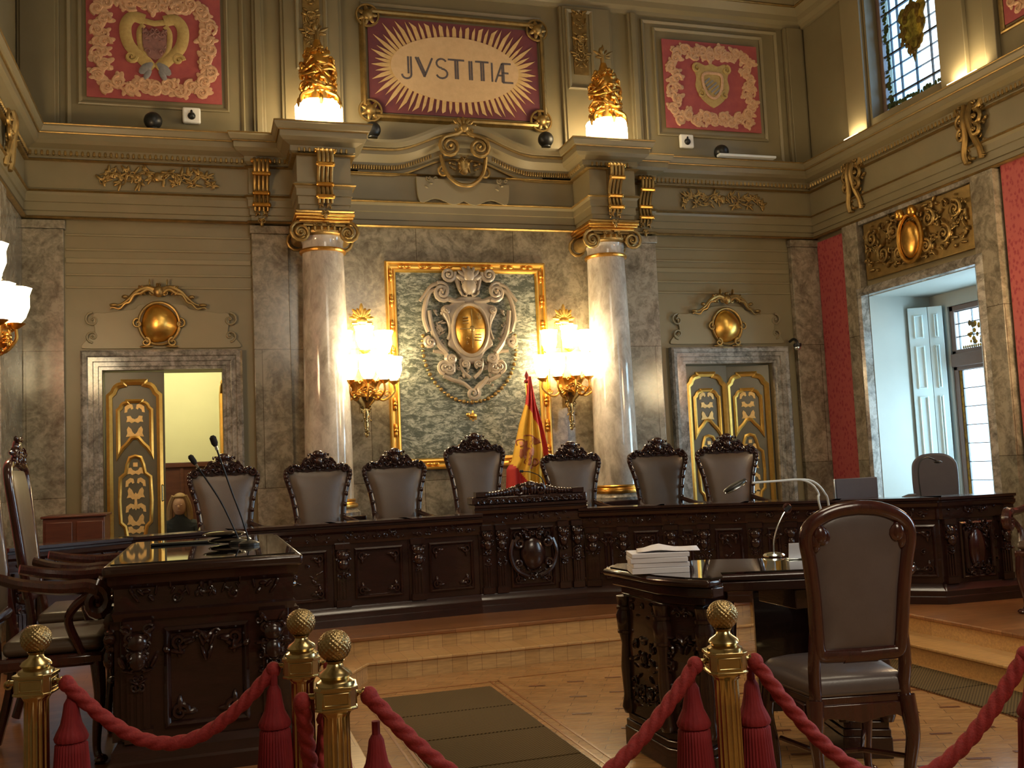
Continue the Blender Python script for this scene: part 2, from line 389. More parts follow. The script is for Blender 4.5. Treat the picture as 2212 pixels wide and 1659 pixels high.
struct(MB().slab(offs(outer, .32)[1:7]+inn, DZ/2-.022, DZ/2).build('dais_step_tread', 'oak_step', bevel=.006))
# parquet inlay: border bands along the grille and small dark blocks
b = MB()
for x in (.93, .97, 1.80, 1.86):
    b.box(x, x+.014, 1.0, 6.7, .0005, .0025)
b.box(.93, 1.87, 6.66, 6.675, .0005, .0025); b.box(1.95, 4.3, 6.72, 6.735, .0005, .0025)
struct(b.build('trim_1', 'inlay_line', smooth=False))
b = MB()
for i in range(9):
    for j in range(11):
        x = 2.05+i*.27+(j % 2)*.135; y = 2.3+j*.41
        b.M = Matrix.Translation((x, y, 0)) @ Matrix.Rotation(math.radians(-17), 4, 'Z'); b.box(-.055, .055, -.014, .014, .0005, .002)
b.M = Matrix()
struct(b.build('trim_2', 'inlay_dark', smooth=False))
# woven floor mats between borders
def floor_mat(x0, x1, y0, y1, label, n):
    t = thing('floor_mat', label, 'floor mat', ((x0+x1)/2, y0, 0), 0)
    W2 = (x1-x0)/2; L_ = (y1-y0)
    for i in range(n):
        a = i*L_/n+.008; c = (i+1)*L_/n-.008
        bx(-W2, W2, a, c, .001, .010).build('mat_strip', 'mat_weave', t, bevel=.003)
    bx(-W2-.01, W2+.01, 0, L_, .0008, .003).build('mat_backing', 'inlay_dark', t, smooth=False)
floor_mat(1.0, 1.76, 1.4, 6.52, 'long olive woven floor mat in strips, left of the middle of the floor', 9)
floor_mat(4.08, 4.50, 3.9, 6.25, 'short olive woven floor mat beside the right-hand step', 4)
# ---- marble linings of the back wall
def pil(x0, x1, y, z0=DZ, z1=3.93, m='marble_grey', n='trim_3'):
    b = MB(); b.box(x0, x1, y, YB+.0, z0+.12, z1-.08).box(x0-.02, x1+.02, y-.03, YB, z0, z0+.12).box(x0-.015, x1+.015, y-.02, YB, z1-.08, z1)
    return struct(b.build(n, m, bevel=.006))
k = 3
for x0, x1, y in ((XL+.005, -1.25, 9.93), (.45, .80, 9.93), (4.40, 4.80, 9.93), (6.52, XR-.005, 9.93)):
    pil(x0, x1, y, n='trim_%d' % k); k += 1
struct(bx(.80, 4.40, 9.965, YB, DZ, 3.95).build('trim_7', 'marble_grey', smooth=False))
struct(MB().sweep([(.82, 9.965, DZ), (4.38, 9.965, DZ)], [(0, 0), (.05, 0), (.05, .5), (.07, .52), (.07, .58), (.0, .6)]).build('trim_8', 'dark_wood'))
# dark wooden dado with low panels behind the judges' chairs
# door architraves in streaked marble, stepped profile
ARC = [(-.002, 0), (-.002, .035), (-.03, .035), (-.035, .05), (-.075, .05), (-.08, .07), (-.12, .07), (-.13, .09), (-.165, .095), (-.185, .075), (-.185, 0)]
for n, (x0, x1, zt) in ((9, LD), (10, RD)):
    s_ = MB().sweep([(x0, YB, DZ), (x0, YB, zt), (x1, YB, zt), (x1, YB, DZ)], ARC, up=(0, -1, 0))
    struct(s_.build('trim_%d' % n, 'marble_trim', sharp=25))
# ---- entablature around the room
def path(d=0.0, kind='low'):
    """wall line with breaks; side to the right is into the room"""
    blk = .235 if kind == 'low' else .25
    fy = 9.43 if kind == 'low' else 9.50
    p = [(XL+.05, YF+.1), (XL+.05, 9.95)]
    for cx, s in ((1.113, 1), (4.095, -1)):
        a = [(cx-s*.66, 9.95), (cx-s*.66, 9.90), (cx-s*blk, 9.90), (cx-s*blk, fy), (cx+s*blk, fy), (cx+s*blk, 9.93)]
        p += a if s == 1 else a[::-1]
    p += [(XR-.05, 9.95), (XR-.05, YF+.1)]
    return p
def runs(z, prof, kind='low', **k): return MB().sweep([(x, y, z) for x, y in path(0, kind)], prof)
low = [(-.04, 0), (.0, 0), (.0, .07), (.015, .075), (.015, .15), (.03, .155), (.03, .22), (.05, .25), (.05, .27), (.02, .285), (.02, .55), (-.04, .55)]
struct(runs(3.95, low).build('trim_11', 'paint_olive', sharp=20), 'painted architrave and frieze around the room')
b = MB()
for cx in (1.113, 4.095):
    b.box(cx-.233, cx+.233, 9.432, 9.95, 3.952, 4.52)
struct(b.build('trim_52', 'paint_olive', smooth=False))
b = MB()
for cx in (1.113, 4.095):
    b.box(cx-.248, cx+.248, 9.502, 9.95, 4.502, 4.798); b.box(cx-.60, cx+.40, 9.90, 9.95, 4.502, 4.798)
struct(b.build('trim_53', 'paint_olive', smooth=False))
# side-bay cornice in two runs, left and right of the curved middle
pa = path(0, 'high')
iL = 7; left_run = pa[:8]; right_run = pa[8:]
up_prof = [(-.04, 0), (.02, 0), (.03, .03), (.06, .05), (.06, .10), (.13, .13), (.16, .16), (.16, .215), (.19, .23), (.21, .27), (.21, .30), (-.04, .30)]
for k, run in ((12, left_run), (13, right_run)):
    struct(MB().sweep([(x, y, 4.50) for x, y in run], up_prof).build('trim_%d' % k, 'paint_olive', sharp=20), 'painted cornice ledge')
    g = MB()
    g.sweep([(x, y, 4.715) for x, y in run], [(.158, 0), (.172, 0), (.176, .008), (.172, .016), (.158, .016)])
    g.sweep([(x, y, 4.785) for x, y in run], [(.200, 0), (.213, 0), (.217, .007), (.213, .012), (.200, .012)])
    struct(g.build('trim_%d' % (k+2), 'gold_dull'))
    # bead and egg band in dull gold
    g = MB(); P = [Vector((x, y, 4.562)) for x, y in run]
    for i in range(len(P)-1):
        d = P[i+1]-P[i]; Ln = d.length; t = d.normalized(); sd = t.cross(Vector((0, 0, 1)))
        if max(P[i].y, P[i+1].y) < 4 : continue
        m = int(Ln/.05); s0 = (Ln-m*.05)/2
        for j in range(m):
            c = P[i]+t*(s0+.05*(j+.5))+sd*.055
            if c.y < 5: continue
            g.ell(c, .017, .017, .028, 6, 4)
    struct(g.build('trim_%d' % (k+4), 'gold_dull'), 'gilt egg and dart band')
g = MB()
for z, r in ((3.955, .012), (4.205, .011), (4.50, .009)):
    g.sweep([(x, y, z) for x, y in path(0, 'low')], [(.0, -r), (.03+.02*(z > 4.1), -r), (.045+.02*(z > 4.1), 0), (.03+.02*(z > 4.1), r), (.0, r)])
struct(g.build('trim_18', 'gold_dull'), 'gilt lines of the entablature')
# curved cornice over the middle bay
def mid(x):
    u = abs(x-AX)
    if u > .95: return 0
    return .20*(.5+.5*math.cos(PI*min(1, max(0, (u-.08))/.72)))**1.1
xs = [1.113+.25+i*(4.095-.25-1.113-.25)/48 for i in range(49)]
cp_ = [(x, 9.94, 4.80+mid(x)) for x in xs]
mp_ = [(0, -.02), (0, .22), (.03, .22), (.07, .20), (.085, .17), (.14, .165), (.17, .12), (.20, .075), (.25, .07), (.27, .04), (.30, .04), (.30, -.02)]
struct(MB().sweep(cp_, mp_, up=(0, -1, 0)).build('trim_19', 'paint_olive', sharp=25), 'curved painted cornice over the middle bay')
g = MB()
g.sweep([(x, y, z-.085) for x, y, z in cp_], [(0, .16), (0, .19), (.018, .19), (.018, .16)], up=(0, -1, 0))
g.sweep([(x, y, z-.31) for x, y, z in cp_], [(0, .0), (0, .055), (.016, .055), (.016, .0)], up=(0, -1, 0))
for i in range(len(xs)-1):
    for q in (.0, .5):
        x = xs[i]+(xs[1]-xs[0])*q
        if abs(x-AX) < .33: continue
        g.ell((x, 9.87, 4.80+mid(x)-.243), .014, .016, .026, 6, 4)
struct(g.build('trim_20', 'gold_dull'))
# field behind the curved cornice
struct(MB().prism([(xs[0], 4.45)]+[(x, z-.05) for x, y, z in cp_]+[(xs[-1], 4.45)], 9.93, YB).build('trim_21', 'paint_olive', smooth=False))
# ---- upper wall: crown, lesenes and panel mouldings
crown = [(0, 0), (.03, 0), (.04, .04), (.09, .07), (.10, .13), (.17, .20), (.19, .27), (.19, .33), (.24, .38), (.24, .50), (0, .50)]
struct(MB().sweep([(XL, 3, 6.50), (XL, YB, 6.50), (XR, YB, 6.50), (XR, 3, 6.50)], crown).build('trim_22', 'paint_olive_light', sharp=20), 'crown moulding below the ceiling')
g = MB().sweep([(XL, 3, 6.70), (XL, YB, 6.70), (XR, YB, 6.70), (XR, 3, 6.70)], [(.16, 0), (.185, 0), (.19, .012), (.185, .024), (.16, .024)])
struct(g.build('trim_23', 'gold_dull'))
k = 24
for x0, x1 in ((XL+.005, -1.28), (.50, .62), (.78, 1.40), (3.80, 4.42), (4.62, 4.74), (6.64, XR-.005)):
    b = MB().box(x0, x1, 9.945, YB, 4.80, 6.50).box(x0+.03, x1-.03, 9.925, 9.945, 4.80, 6.50)
    struct(b.build('trim_%d' % k, 'paint_olive', bevel=.006)); k += 1
FR = [(0, 0), (0, .022), (.012, .03), (.028, .022), (.04, .012), (.04, 0)]
def wall_frame(n, x0, x1, z0, z1, mat='paint_olive_light', y=YB, prof=FR):
    s_ = MB().sweep([(x0, y, z0), (x0, y, z1), (x1, y, z1), (x1, y, z0)], prof, up=(0, -1, 0), closed=True)
    return struct(s_.build('trim_%d' % n, mat, sharp=25))
wall_frame(30, -1.12, .27, 5.08, 6.32); wall_frame(31, 4.94, 6.36, 5.11, 6.38); wall_frame(32, 1.60, 3.60, 5.10, 6.36)
wall_frame(33, -1.22, .42, 4.86, 6.46); wall_frame(34, 4.80, 6.56, 4.86, 6.46)
wall_frame(35, .93, 1.25, 5.55, 6.46, y=9.925); wall_frame(54, 3.86, 4.18, 5.55, 6.46, y=9.925)
# coursed lines of the painted bays above the doors
b = MB()
for z in (3.30, 3.42, 3.54, 3.66, 3.80):
    b.box(-1.24, .44, 9.985, YB, z, z+.02+.03*(z == 3.54)); b.box(4.81, 6.51, 9.985, YB, z, z+.02+.03*(z == 3.54))
struct(b.build('trim_36', 'paint_olive_light', bevel=.004))
# shaped field above each door
def over(cx):
    h = [(0, .0), (-.62, 0), (-.72, .02), (-.66, .10), (-.60, .16), (-.62, .28), (-.60, .34), (-.52, .34), (-.40, .36), (-.25, .38), (-.2, .42), (0, .44)]
    pts = catmull([(x, 0, z) for x, z in h], 4); L_ = [(p.x+cx, p.z+2.725) for p in pts]
    return L_+[(2*cx-x, z) for x, z in L_[::-1][1:-1]]
b = MB(); b.prism(over(-.39), 9.975, YB); b.prism(over(5.655), 9.975, YB)
for cx in (-.39, 5.655):
    for s in (-1, 1):
        b.spiral(cx+s*.62, 3.0, .07, 1.3, PI/2, -s, 9.97, .012)
        b.spiral(cx+s*.62, 2.84, .06, 1.3, -PI/2, s, 9.97, .012)
struct(b.build('trim_37', 'paint_olive_light', bevel=.004))
# ---- damask cloth and marble strips on the side walls
def side(name, X, y0, y1, z0, z1, t, m, bev=.004):
    s = -1 if X > 0 else 1
    return struct(bx(min(X, X+s*t), max(X, X+s*t), y0, y1, z0, z1).build(name, m, bevel=bev))
side('trim_38', XR, 9.37, 9.92, DZ, 3.90, .03, 'damask', 0); side('trim_39', XR, 9.10, 9.36, DZ, 3.94, .09, 'marble_grey')
side('trim_40', XR, 7.12, 7.40, DZ, 3.94, .09, 'marble_grey'); side('trim_41', XR, 4.6, 7.08, 1.1, 3.98, .03, 'damask', 0)
side('trim_42', XR, 3.70, 4.5, DZ, 3.94, .07, 'marble_grey'); side('trim_43', XL, 6.1, 8.65, 1.0, 3.90, .03, 'damask', 0)
side('trim_44', XL, 8.70, 8.95, DZ, 3.94, .09, 'marble_grey'); side('trim_45', XL, 8.98, 9.90, DZ, 3.94, .05, 'marble_grey')
side('trim_46', XL, 5.8, 6.05, DZ, 3.94, .09, 'marble_grey')
# moulded architrave of the recess
P = [(XR, NY1, DZ), (XR, NY1, NZ), (XR, NY0, NZ), (XR, NY0, DZ)]
struct(MB().sweep(P, [(-.0, 0), (-.0, .10), (-.03, .12), (-.06, .11), (-.09, .09), (-.09, 0)], up=(-1, 0, 0)).build('trim_47', 'marble_trim', sharp=25))
struct(bx(XR-.07, XR, NY0, NY1, 3.90, 3.96).build('trim_48', 'marble_trim'))
# upper right wall: lesenes beside the high window, frame of the red picture
b = MB()
for y0, y1 in ((8.84, 9.16), (7.36, 7.70), (6.98, 7.12)):
    b.box(XR-.05, XR, y0, y1, 4.80, 6.5)
struct(b.build('trim_49', 'paint_olive_light', bevel=.006))
struct(MB().sweep([(XR, 6.95, 5.12), (XR, 6.95, 6.4), (XR, 5.4, 6.4), (XR, 5.4, 5.12)], FR, up=(-1, 0, 0), closed=True).build('trim_50', 'gold_dull', sharp=25))
# ---- windows (structure)
def rail(b, x0, x1, y0, y1, z0, z1): b.box(x0, x1, y0, y1, z0, z1)
b = MB(); X0, X1 = NX+.02, NX+.10
for a in ((7.70, 7.76, .62, 2.96), (8.76, 8.82, .62, 2.96), (8.16, 8.20, .62, 2.96), (7.70, 8.82, .62, .70), (7.70, 8.82, 2.90, 2.96), (7.70, 8.82, 2.26, 2.48)):
    b.box(X0, X1, a[0], a[1], a[2], a[3])
b.box(X0-.03, X0+.02, 7.70, 8.82, 2.30, 2.44)
wn = struct(b.build('window_1', 'window_frame_paint', bevel=.008), 'tall brown casement window with leaded panes in the recess')
g = MB(); g.box(X0+.03, X0+.036, 7.76, 8.76, .70, 2.26).box(X0+.03, X0+.036, 7.76, 8.76, 2.48, 2.90); g.build('pane', 'pane_clear', wn, smooth=False)
g = MB()
for z in [.70+.195*i for i in range(9)]+[2.48, 2.62, 2.76, 2.895]: g.box(X0+.022, X0+.042, 7.76, 8.76, z-.004, z+.004)
for y in (7.80, 7.98, 8.12, 8.24, 8.38, 8.52, 8.72): g.box(X0+.022, X0+.042, y-.003, y+.003, 2.48, 2.90)
for y in (7.80, 8.72): g.box(X0+.022, X0+.042, y-.003, y+.003, .70, 2.26)
g.build('leading', 'lead', wn, smooth=False)
g = MB(); random.seed(3)
g.box(X0+.02, X0+.03, 8.725, 8.76, .70, 2.26)
for i in range(26):
    g.ell((X0+.025, 8.46+random.uniform(-.13, .13), 2.64+random.uniform(-.11, .11)), .006, random.uniform(.014, .034), random.uniform(.014, .034), 7, 4)
for i in range(30): g.ell((X0+.025, 7.8+.03*i, 2.50), .006, .014, .018, 6, 4)
g.build('stained_border', 'stain_gold', wn)
# high window
b = MB(); U0, U1 = XR+.14, XR+.22
for a in ((7.74, 7.80, 5.0, 6.95), (8.74, 8.80, 5.0, 6.95), (7.74, 8.80, 5.0, 5.05), (7.74, 8.80, 6.88, 6.95)): b.box(U0, U1, *a)
wn = struct(b.build('window_2', 'window_frame_paint', bevel=.006), 'high stained glass window with a gilt shield')
bx(U0+.03, U0+.036, 8.20, 8.74, 5.05, 6.88).build('pane', 'pane_blue_light', wn, smooth=False); bx(U0+.03, U0+.036, 7.80, 8.20, 5.05, 6.88).build('pane', 'pane_clear', wn, smooth=False)
g = MB()
for y in (8.62, 8.50, 8.27, 8.04, 7.92): g.box(U0+.02, U0+.045, y-.004, y+.004, 5.05, 6.88)
for z in [5.05+.153*i for i in range(13)]: g.box(U0+.02, U0+.045, 7.80, 8.74, z-.003-.007*((round((z-5.05)/.153)) % 3 == 1), z+.003+.007*((round((z-5.05)/.153)) % 3 == 1))
g.build('leading', 'lead', wn, smooth=False)
g = MB(); random.seed(11)
for z in [5.08+.045*i for i in range(40)]:
    for yy, s in ((8.69, 1), (7.85, 1)): g.ell((U0+.022, yy+random.uniform(-.02, .02), z), .008, random.uniform(.02, .045), random.uniform(.015, .04), 7, 4)
for i in range(22): g.ell((U0+.022, 7.84+.042*i, 5.09+random.uniform(-.015, .03)), .008, random.uniform(.02, .035), random.uniform(.02, .04), 7, 4)
g.build('stained_border', 'stain_green', wn)
g = MB(); sh = [(0, -.36), (.05, -.22), (.13, -.10), (.19, .0), (.17, .10), (.21, .18), (.15, .27), (.06, .25), (0, .33)]
sp = [(p.x, p.z) for p in catmull([(a, 0, c) for a, c in sh], 4)]; sp = sp+[(-x, z) for x, z in sp[::-1][1:-1]]
g.M = Matrix.Translation((U0+.02, 8.27, 5.78)) @ Matrix.Rotation(PI/2, 4, 'Z'); g.prism(sp, -.006, .006)
random.seed(5)
for i in range(40):
    a = random.uniform(0, 2*PI); g.ell((.15*math.cos(a)*random.uniform(.6, 1.2), .012, .24*math.sin(a)), random.uniform(.02, .05), .01, random.uniform(.02, .05), 7, 4)
g.spiral(-.10, .42, .07, 1.2, 0, 1, .01, .014); g.spiral(.10, .42, .07, 1.2, PI, -1, .01, .014); g.ell((0, .01, .46), .05, .012, .08)
g.M = Matrix()
g.build('stained_shield', 'stain_gold', wn)
# unseen window added nearer the camera on the right wall, to account for the cool fill
b = MB()
for a in ((1.6, 1.68, 1.0, 4.0), (3.52, 3.6, 1.0, 4.0), (2.56, 2.64, 1.0, 4.0), (1.6, 3.6, 1.0, 1.08), (1.6, 3.6, 3.92, 4.0), (1.6, 3.6, 3.0, 3.1)): b.box(XR+.1, XR+.18, *a)
wn = struct(b.build('added_window', 'window_frame_paint', bevel=.006))
bx(XR+.13, XR+.136, 1.68, 3.52, 1.08, 3.92).build('pane', 'pane_clear', wn, smooth=False)
# ---- rooms behind the doors
b = MB(); b.box(-2.2, 1.6, 12.6, 12.75, DZ, 3.2).box(-2.35, -2.2, 10.3, 12.75, DZ, 3.2).box(1.6, 1.75, 10.3, 12.75, DZ, 3.2)
b.box(-2.35, 1.75, 10.3, 12.75, 3.2, 3.3)
struct(b.build('wall_anteroom', 'cream_wall', smooth=False))
struct(bx(-2.35, 1.75, 10.3, 12.75, DZ-.1, DZ).build('floor_anteroom', 'dais_wood', smooth=False))
b = MB(); b.box(-2.2, 1.6, 12.55, 12.6, DZ, 1.62).box(-2.2, 1.6, 12.52, 12.6, 1.62, 1.68)
for x in (-1.7, -1.0, -.3, .4, 1.1): b.box(x-.02, x+.02, 12.535, 12.56, DZ, 1.62)
struct(b.build('trim_51', 'brown_wood', bevel=.006))
b = MB(); b.box(4.4, 7.0, 11.6, 11.75, DZ, 3.2).box(4.25, 4.4, 10.3, 11.75, DZ, 3.2).box(7.0, 7.15, 10.3, 11.75, DZ, 3.2).box(4.25, 7.15, 10.3, 11.75, 3.2, 3.3).box(4.25, 7.15, 10.3, 11.75, DZ-.1, DZ)
struct(b.build('wall_corridor', 'niche_white', smooth=False))
point('anteroom_light', (-.3, 11.4, 3.0), 60, (1.0, .92, .62), .15)
point('corridor_light', (5.6, 10.9, 3.0), 30, (1.0, .97, .85), .15)
# ================================================================== WALL DECORATION
def carve(b, x0, x1, z0, z1, y, n, seed, r=(.012, .03), d=.02, sym=True):
    """carved foliage: mirrored leaves and curls that fill a rectangle, standing off the face y towards -y"""
    rnd = random.Random(seed); cx = (x0+x1)/2; w2 = (x1-x0)/2
    for i in range(n):
        dx = rnd.uniform(0, w2); z = rnd.uniform(z0, z1); a = rnd.uniform(0, PI); L_ = rnd.uniform(*r)*2.4; W_ = rnd.uniform(*r); dd = rnd.uniform(.5, 1)*d
        q = rnd.random(); R_ = rnd.uniform(*r)*1.1
        for s in ((-1, 1) if sym else (1,)):
            aa = a if s == 1 else PI-a
            if q < .6: b.leaf(cx+s*dx, z, L_, W_, aa, y, dd)
            else: b.spiral(cx+s*dx, z, R_, 1.1, aa, s, y-dd*.4, R_*.28, 5)
    return b
# ---- columns
def column():
    t = thing('marble_column', 'pink marble column left of the sunburst panel and left-hand wall lamp', 'column', (1.113, 9.70, DZ))
    b = MB().box(-.30, .30, -.30, .30, 0, .10).box(-.275, .275, -.275, .275, .10, .74).box(-.30, .30, -.30, .30, .74, .80)
    b.build('pedestal', 'dark_wood', t, bevel=.01)
    MB().lathe([(.29, .80), (.29, .83), (.265, .85), (.245, .87)], n=40).build('base', 'marble_trim', t)
    b = MB().lathe([(.245, .865), (.262, .875), (.266, .89), (.262, .905), (.24, .915), (.236, .925), (.243, .935), (.243, .945), (.232, .955)], n=40)
    b.build('base_ring', 'gold', t)
    pr = [(.231, .95), (.229, 1.0)]+[(.229-.030*(i/12)**1.6, 1.0+2.34*i/12) for i in range(1, 13)]
    MB().lathe(pr, n=56).build('shaft', 'marble_pink', t)
    MB().lathe([(.20, 3.34), (.222, 3.345), (.228, 3.36), (.222, 3.375), (.20, 3.38)], n=40).build('neck_ring', 'gold', t)
    MB().lathe([(.197, 3.36), (.197, 3.44), (.205, 3.47), (.22, 3.50)], n=40).build('necking', 'marble_pink', t)
    c = thing('capital', '', '', (0, 0, 0)); del c['label']; del c['category']; COL.objects.unlink(c); bpy.data.objects.remove(c)
    b = MB().lathe([(.215, 3.49), (.245, 3.51), (.25, 3.53), (.235, 3.56), (.21, 3.58)], n=36)
    for sy in (-1, 1):
        for s in (-1, 1):
            b.spiral(s*.225, 3.510, .105, 1.9, PI/2, -s, sy*.215, .020, 8, tail=[(s*.02, 3.607), (s*.10, 3.614)], rmin=.12, depth=0)
            b.M = Matrix.Translation((s*.215, sy*.02, 3.525)); b.lathe([(.05, -.18), (.075, -.16), (.05, 0), (.075, .16), (.05, .18)], axis='y', n=16); b.M = Matrix()
        b.box(-.2, .2, sy*.19-.012, sy*.19+.012, 3.575, 3.605)
    cap = b.build('capital', 'gold_dull', t)
    b = MB().box(-.24, .24, -.24, .24, 3.605, 3.63).box(-.272, .272, -.272, .272, 3.63, 3.655).box(-.285, .285, -.285, .285, 3.655, 3.685)
    b.build('abacus', 'gold', cap, bevel=.008)
    b = MB()
    for i in range(12):
        a = PI+PI*(i+.5)/12; b.ell((.243*math.cos(a), .243*math.sin(a), 3.545), .018, .018, .028, 6, 4)
    carve(b, -.10, .10, 3.50, 3.60, -.215, 7, 4, (.010, .02), .02)
    b.build('capital_ornament', 'gold_dull', cap)
    return t
c0 = column()
dup(c0, (4.095, 9.70, DZ), label='pink marble column right of the gold framed panel and flag')
# ---- gilded consoles of the entablature
def console(name_group, label, loc, rz, W_=.15, H=.50, first=[None]):
    if first[0] is not None:
        return dup(first[0], loc, rz, label, name_group)
    t = thing('gilt_console', label, 'console', loc, rz, name_group)
    pts = [(0, -.04, .50), (0, -.10, .50), (0, -.155, .46), (0, -.15, .38), (0, -.09, .30), (0, -.05, .20), (0, -.06, .10), (0, -.075, .06), (0, -.05, .0)]
    b = MB(); P = catmull(pts, 4)
    vs = []
    for x in (-.06, -.02, .02, .06): b.tube([(x, p.y, p.z) for p in P], [.021-.006*i/len(P) for i in range(len(P))], 7)
    b.box(-.065, .065, -.04, 0, .02, .50)
    sc = b.build('scroll_body', 'gold_dull', t)
    for z, y, w_ in ((.47, -.14, .085), (.345, -.145, .075), (.17, -.075, .07), (.05, -.085, .075)):
        b = MB(); b.tube([(-w_, y, z), (w_, y, z)], .022, 8); b.ell((-w_, y, z), .018, .024, .024, 8, 5); b.ell((w_, y, z), .018, .024, .024, 8, 5)
        b.build('band', 'gold', t)
    b = MB(); carve(b, -.06, .06, -.10, .0, -.03, 9, 3, (.012, .025), .025); b.ell((0, -.03, -.12), .02, .02, .035)
    b.build('pendant_leaf', 'gold_dull', t)
    first[0] = t
    return t
GC = 'gilt consoles below the cornice of the back wall'
console(GC, 'gilt scroll console above the left-hand marble column', (1.113, 9.415, 4.03), 0)
console(GC, 'gilt scroll console left of the left column, above its pilaster', (.55, 9.90, 4.06), 0)
console(GC, 'gilt scroll console above the right-hand marble column', (4.095, 9.415, 4.03), 0)
console(GC, 'gilt scroll console right of the right column, above its pilaster', (4.66, 9.90, 4.06), 0)
# side wall consoles: pairs of heavy curled leaves
def leaf_console(label, loc, rz):
    t = thing('leaf_console', label, 'console', loc, rz, 'gilt leaf consoles of the side walls')
    for s in (-1, 1):
        b = MB()
        for i, (z, r_) in enumerate(((.56, .085), (.42, .075), (.30, .06))):
            b.spiral(s*.085, z, r_, 1.3, PI/2, -s, -.07-.01*i, .022, 7, depth=.02)
        b.tube(catmull([(s*.05, -.05, .62), (s*.03, -.11, .45), (s*.045, -.09, .28), (s*.10, -.07, .12), (s*.09, -.05, .03)], 5), [.03]*20+[.012], 8)
        carve(b, s*.10-.07, s*.10+.07, .0, .60, -.05, 16, 5+s, (.014, .034), .04, sym=False)
        b.build('curled_leaf', 'gold_dull' , t)
    b = MB().box(-.10, .10, -.03, 0, .02, .64); b.build('back_plate', 'paint_olive', t, bevel=.01)
    return t
lc = leaf_console('gilt leaf console on the right wall nearest the corner', (XR-.035, 9.08, 4.03), TOE)
dup(lc, (XR-.035, 7.32, 4.03), TOE, 'large gilt leaf console on the right wall below the high window')
dup(lc, (XL+.035, 9.0, 4.10), TOW, 'gilt leaf console on the left wall near the corner')
# ---- carved crest in the middle of the curved cornice
t = thing('carved_crest', 'carved crest with two volutes in the middle of the curved cornice', 'crest', (AX, 9.90, 4.35))
b = MB()
for s in (-1, 1):
    b.spiral(s*.155, .42, .115, 2.0, PI*.5, -s, -.16, .026, 8, tail=[(s*.02, .60), (s*.07, .56)], depth=.02)
    b.spiral(s*.22, .17, .06, 1.3, PI/2, -s, -.10, .018, 7)
b.build('volutes', 'gold_dull', t)
b = MB()
pts = catmull([(-.24, -.10, .34), (-.20, -.12, .16), (-.10, -.13, .05), (0, -.14, .02), (.10, -.13, .05), (.20, -.12, .16), (.24, -.10, .34)], 5)
b.tube(pts, .022, 8); b.ell((0, -.10, .24), .07, .04, .10, 14, 8); carve(b, -.16, .16, .12, .34, -.12, 14, 8, (.012, .03), .03)
b.build('mask', 'gold_dull', t)
b = MB()
for i in range(7):
    a = PI*(.12+.76*i/6); b.leaf(.02*math.cos(a), .62, .13, .045, a, -.15, .02)
b.ell((0, -.17, .62), .05, .035, .05); carve(b, -.10, .10, .52, .64, -.17, 8, 2, (.012, .025), .02)
b.build('palmette', 'gold_dull', t)
b = MB(); h = [(-.50, .12), (-.47, -.14), (-.30, -.10), (-.12, -.16), (0, -.12)]
P = [(p.x, p.z) for p in catmull([(a, 0, c) for a, c in h], 4)]; P += [(-x, z) for x, z in P[::-1][1:-1]]; P += []
b.prism(P, -.05, .0); carve(b, -.46, -.30, .0, .12, -.05, 6, 1, (.015, .03), .02, False); carve(b, .30, .46, .0, .12, -.05, 6, 1, (.015, .03), .02, False)
b.build('apron', 'paint_olive_light', t, bevel=.006)
# ---- gilt foliage of the friezes
def frieze(label, cx, w_, seed, mat):
    b = MB(); rnd = random.Random(seed)
    b.M = Matrix.Translation((0, 0, 0))
    for s in (-1, 1):
        b.tube(catmull([(0, -.02, 0), (s*w_*.25, -.025, .05), (s*w_*.5, -.02, -.05), (s*w_*.75, -.02, .03), (s*w_, -.02, 0)], 5), .007, 6)
        for i in range(9):
            x = s*w_*(.10+.85*i/8); z = .055*math.sin(i*2.2)
            b.spiral(x, z, .042, 1.3, rnd.uniform(0, 6), s, -.02, .007, 5)
            for q in range(6): b.leaf(x, z, rnd.uniform(.05, .10), .028, rnd.uniform(0, 2*PI), -.018, .008)
    b.ell((0, -.02, 0), .045, .02, .05)
    return tag(b.build('frieze_foliage', mat), label, 'ornament', 'gilt foliage panels in the frieze', loc=(cx, 9.925, 4.37))
frieze('gilt foliage relief in the frieze above the left door', -.41, .52, 2, 'gold_dull')
frieze('gilt foliage relief in the frieze above the right door', 5.66, .52, 4, 'gold_dull')
# ---- large gilt relief over the window recess of the right wall
t = thing('overdoor_relief', 'large gilt carved relief above the window recess on the right wall', 'relief', (XR-.01, 8.25, 3.30), TOE)
bx(-.80, .80, -.03, 0, -.02, .60).build('back_panel', 'gold_dull', t, bevel=.01)
b = MB(); carve(b, -.78, .78, .02, .56, -.045, 120, 21, (.015, .040), .035)
for s in (-1, 1):
    for x, z, r_ in ((.26, .40, .09), (.45, .20, .10), (.62, .40, .09), (.20, .14, .07)): b.spiral(s*x, z, r_, 1.6, PI/2, -s, -.07, .018, 7)
b.build('foliage', 'gold_dull', t)
b = MB(); b.ell((0, -.08, .25), .13, .06, .19, 16, 10); b.tube([(.17*math.cos(a), -.09, .26+.24*math.sin(a)) for a in [2*PI*i/24 for i in range(24)]], .022, 7, closed=True)
for s in (-1, 1): b.ell((s*.09, -.12, .52), .05, .05, .06)
b.build('shield', 'gold', t)
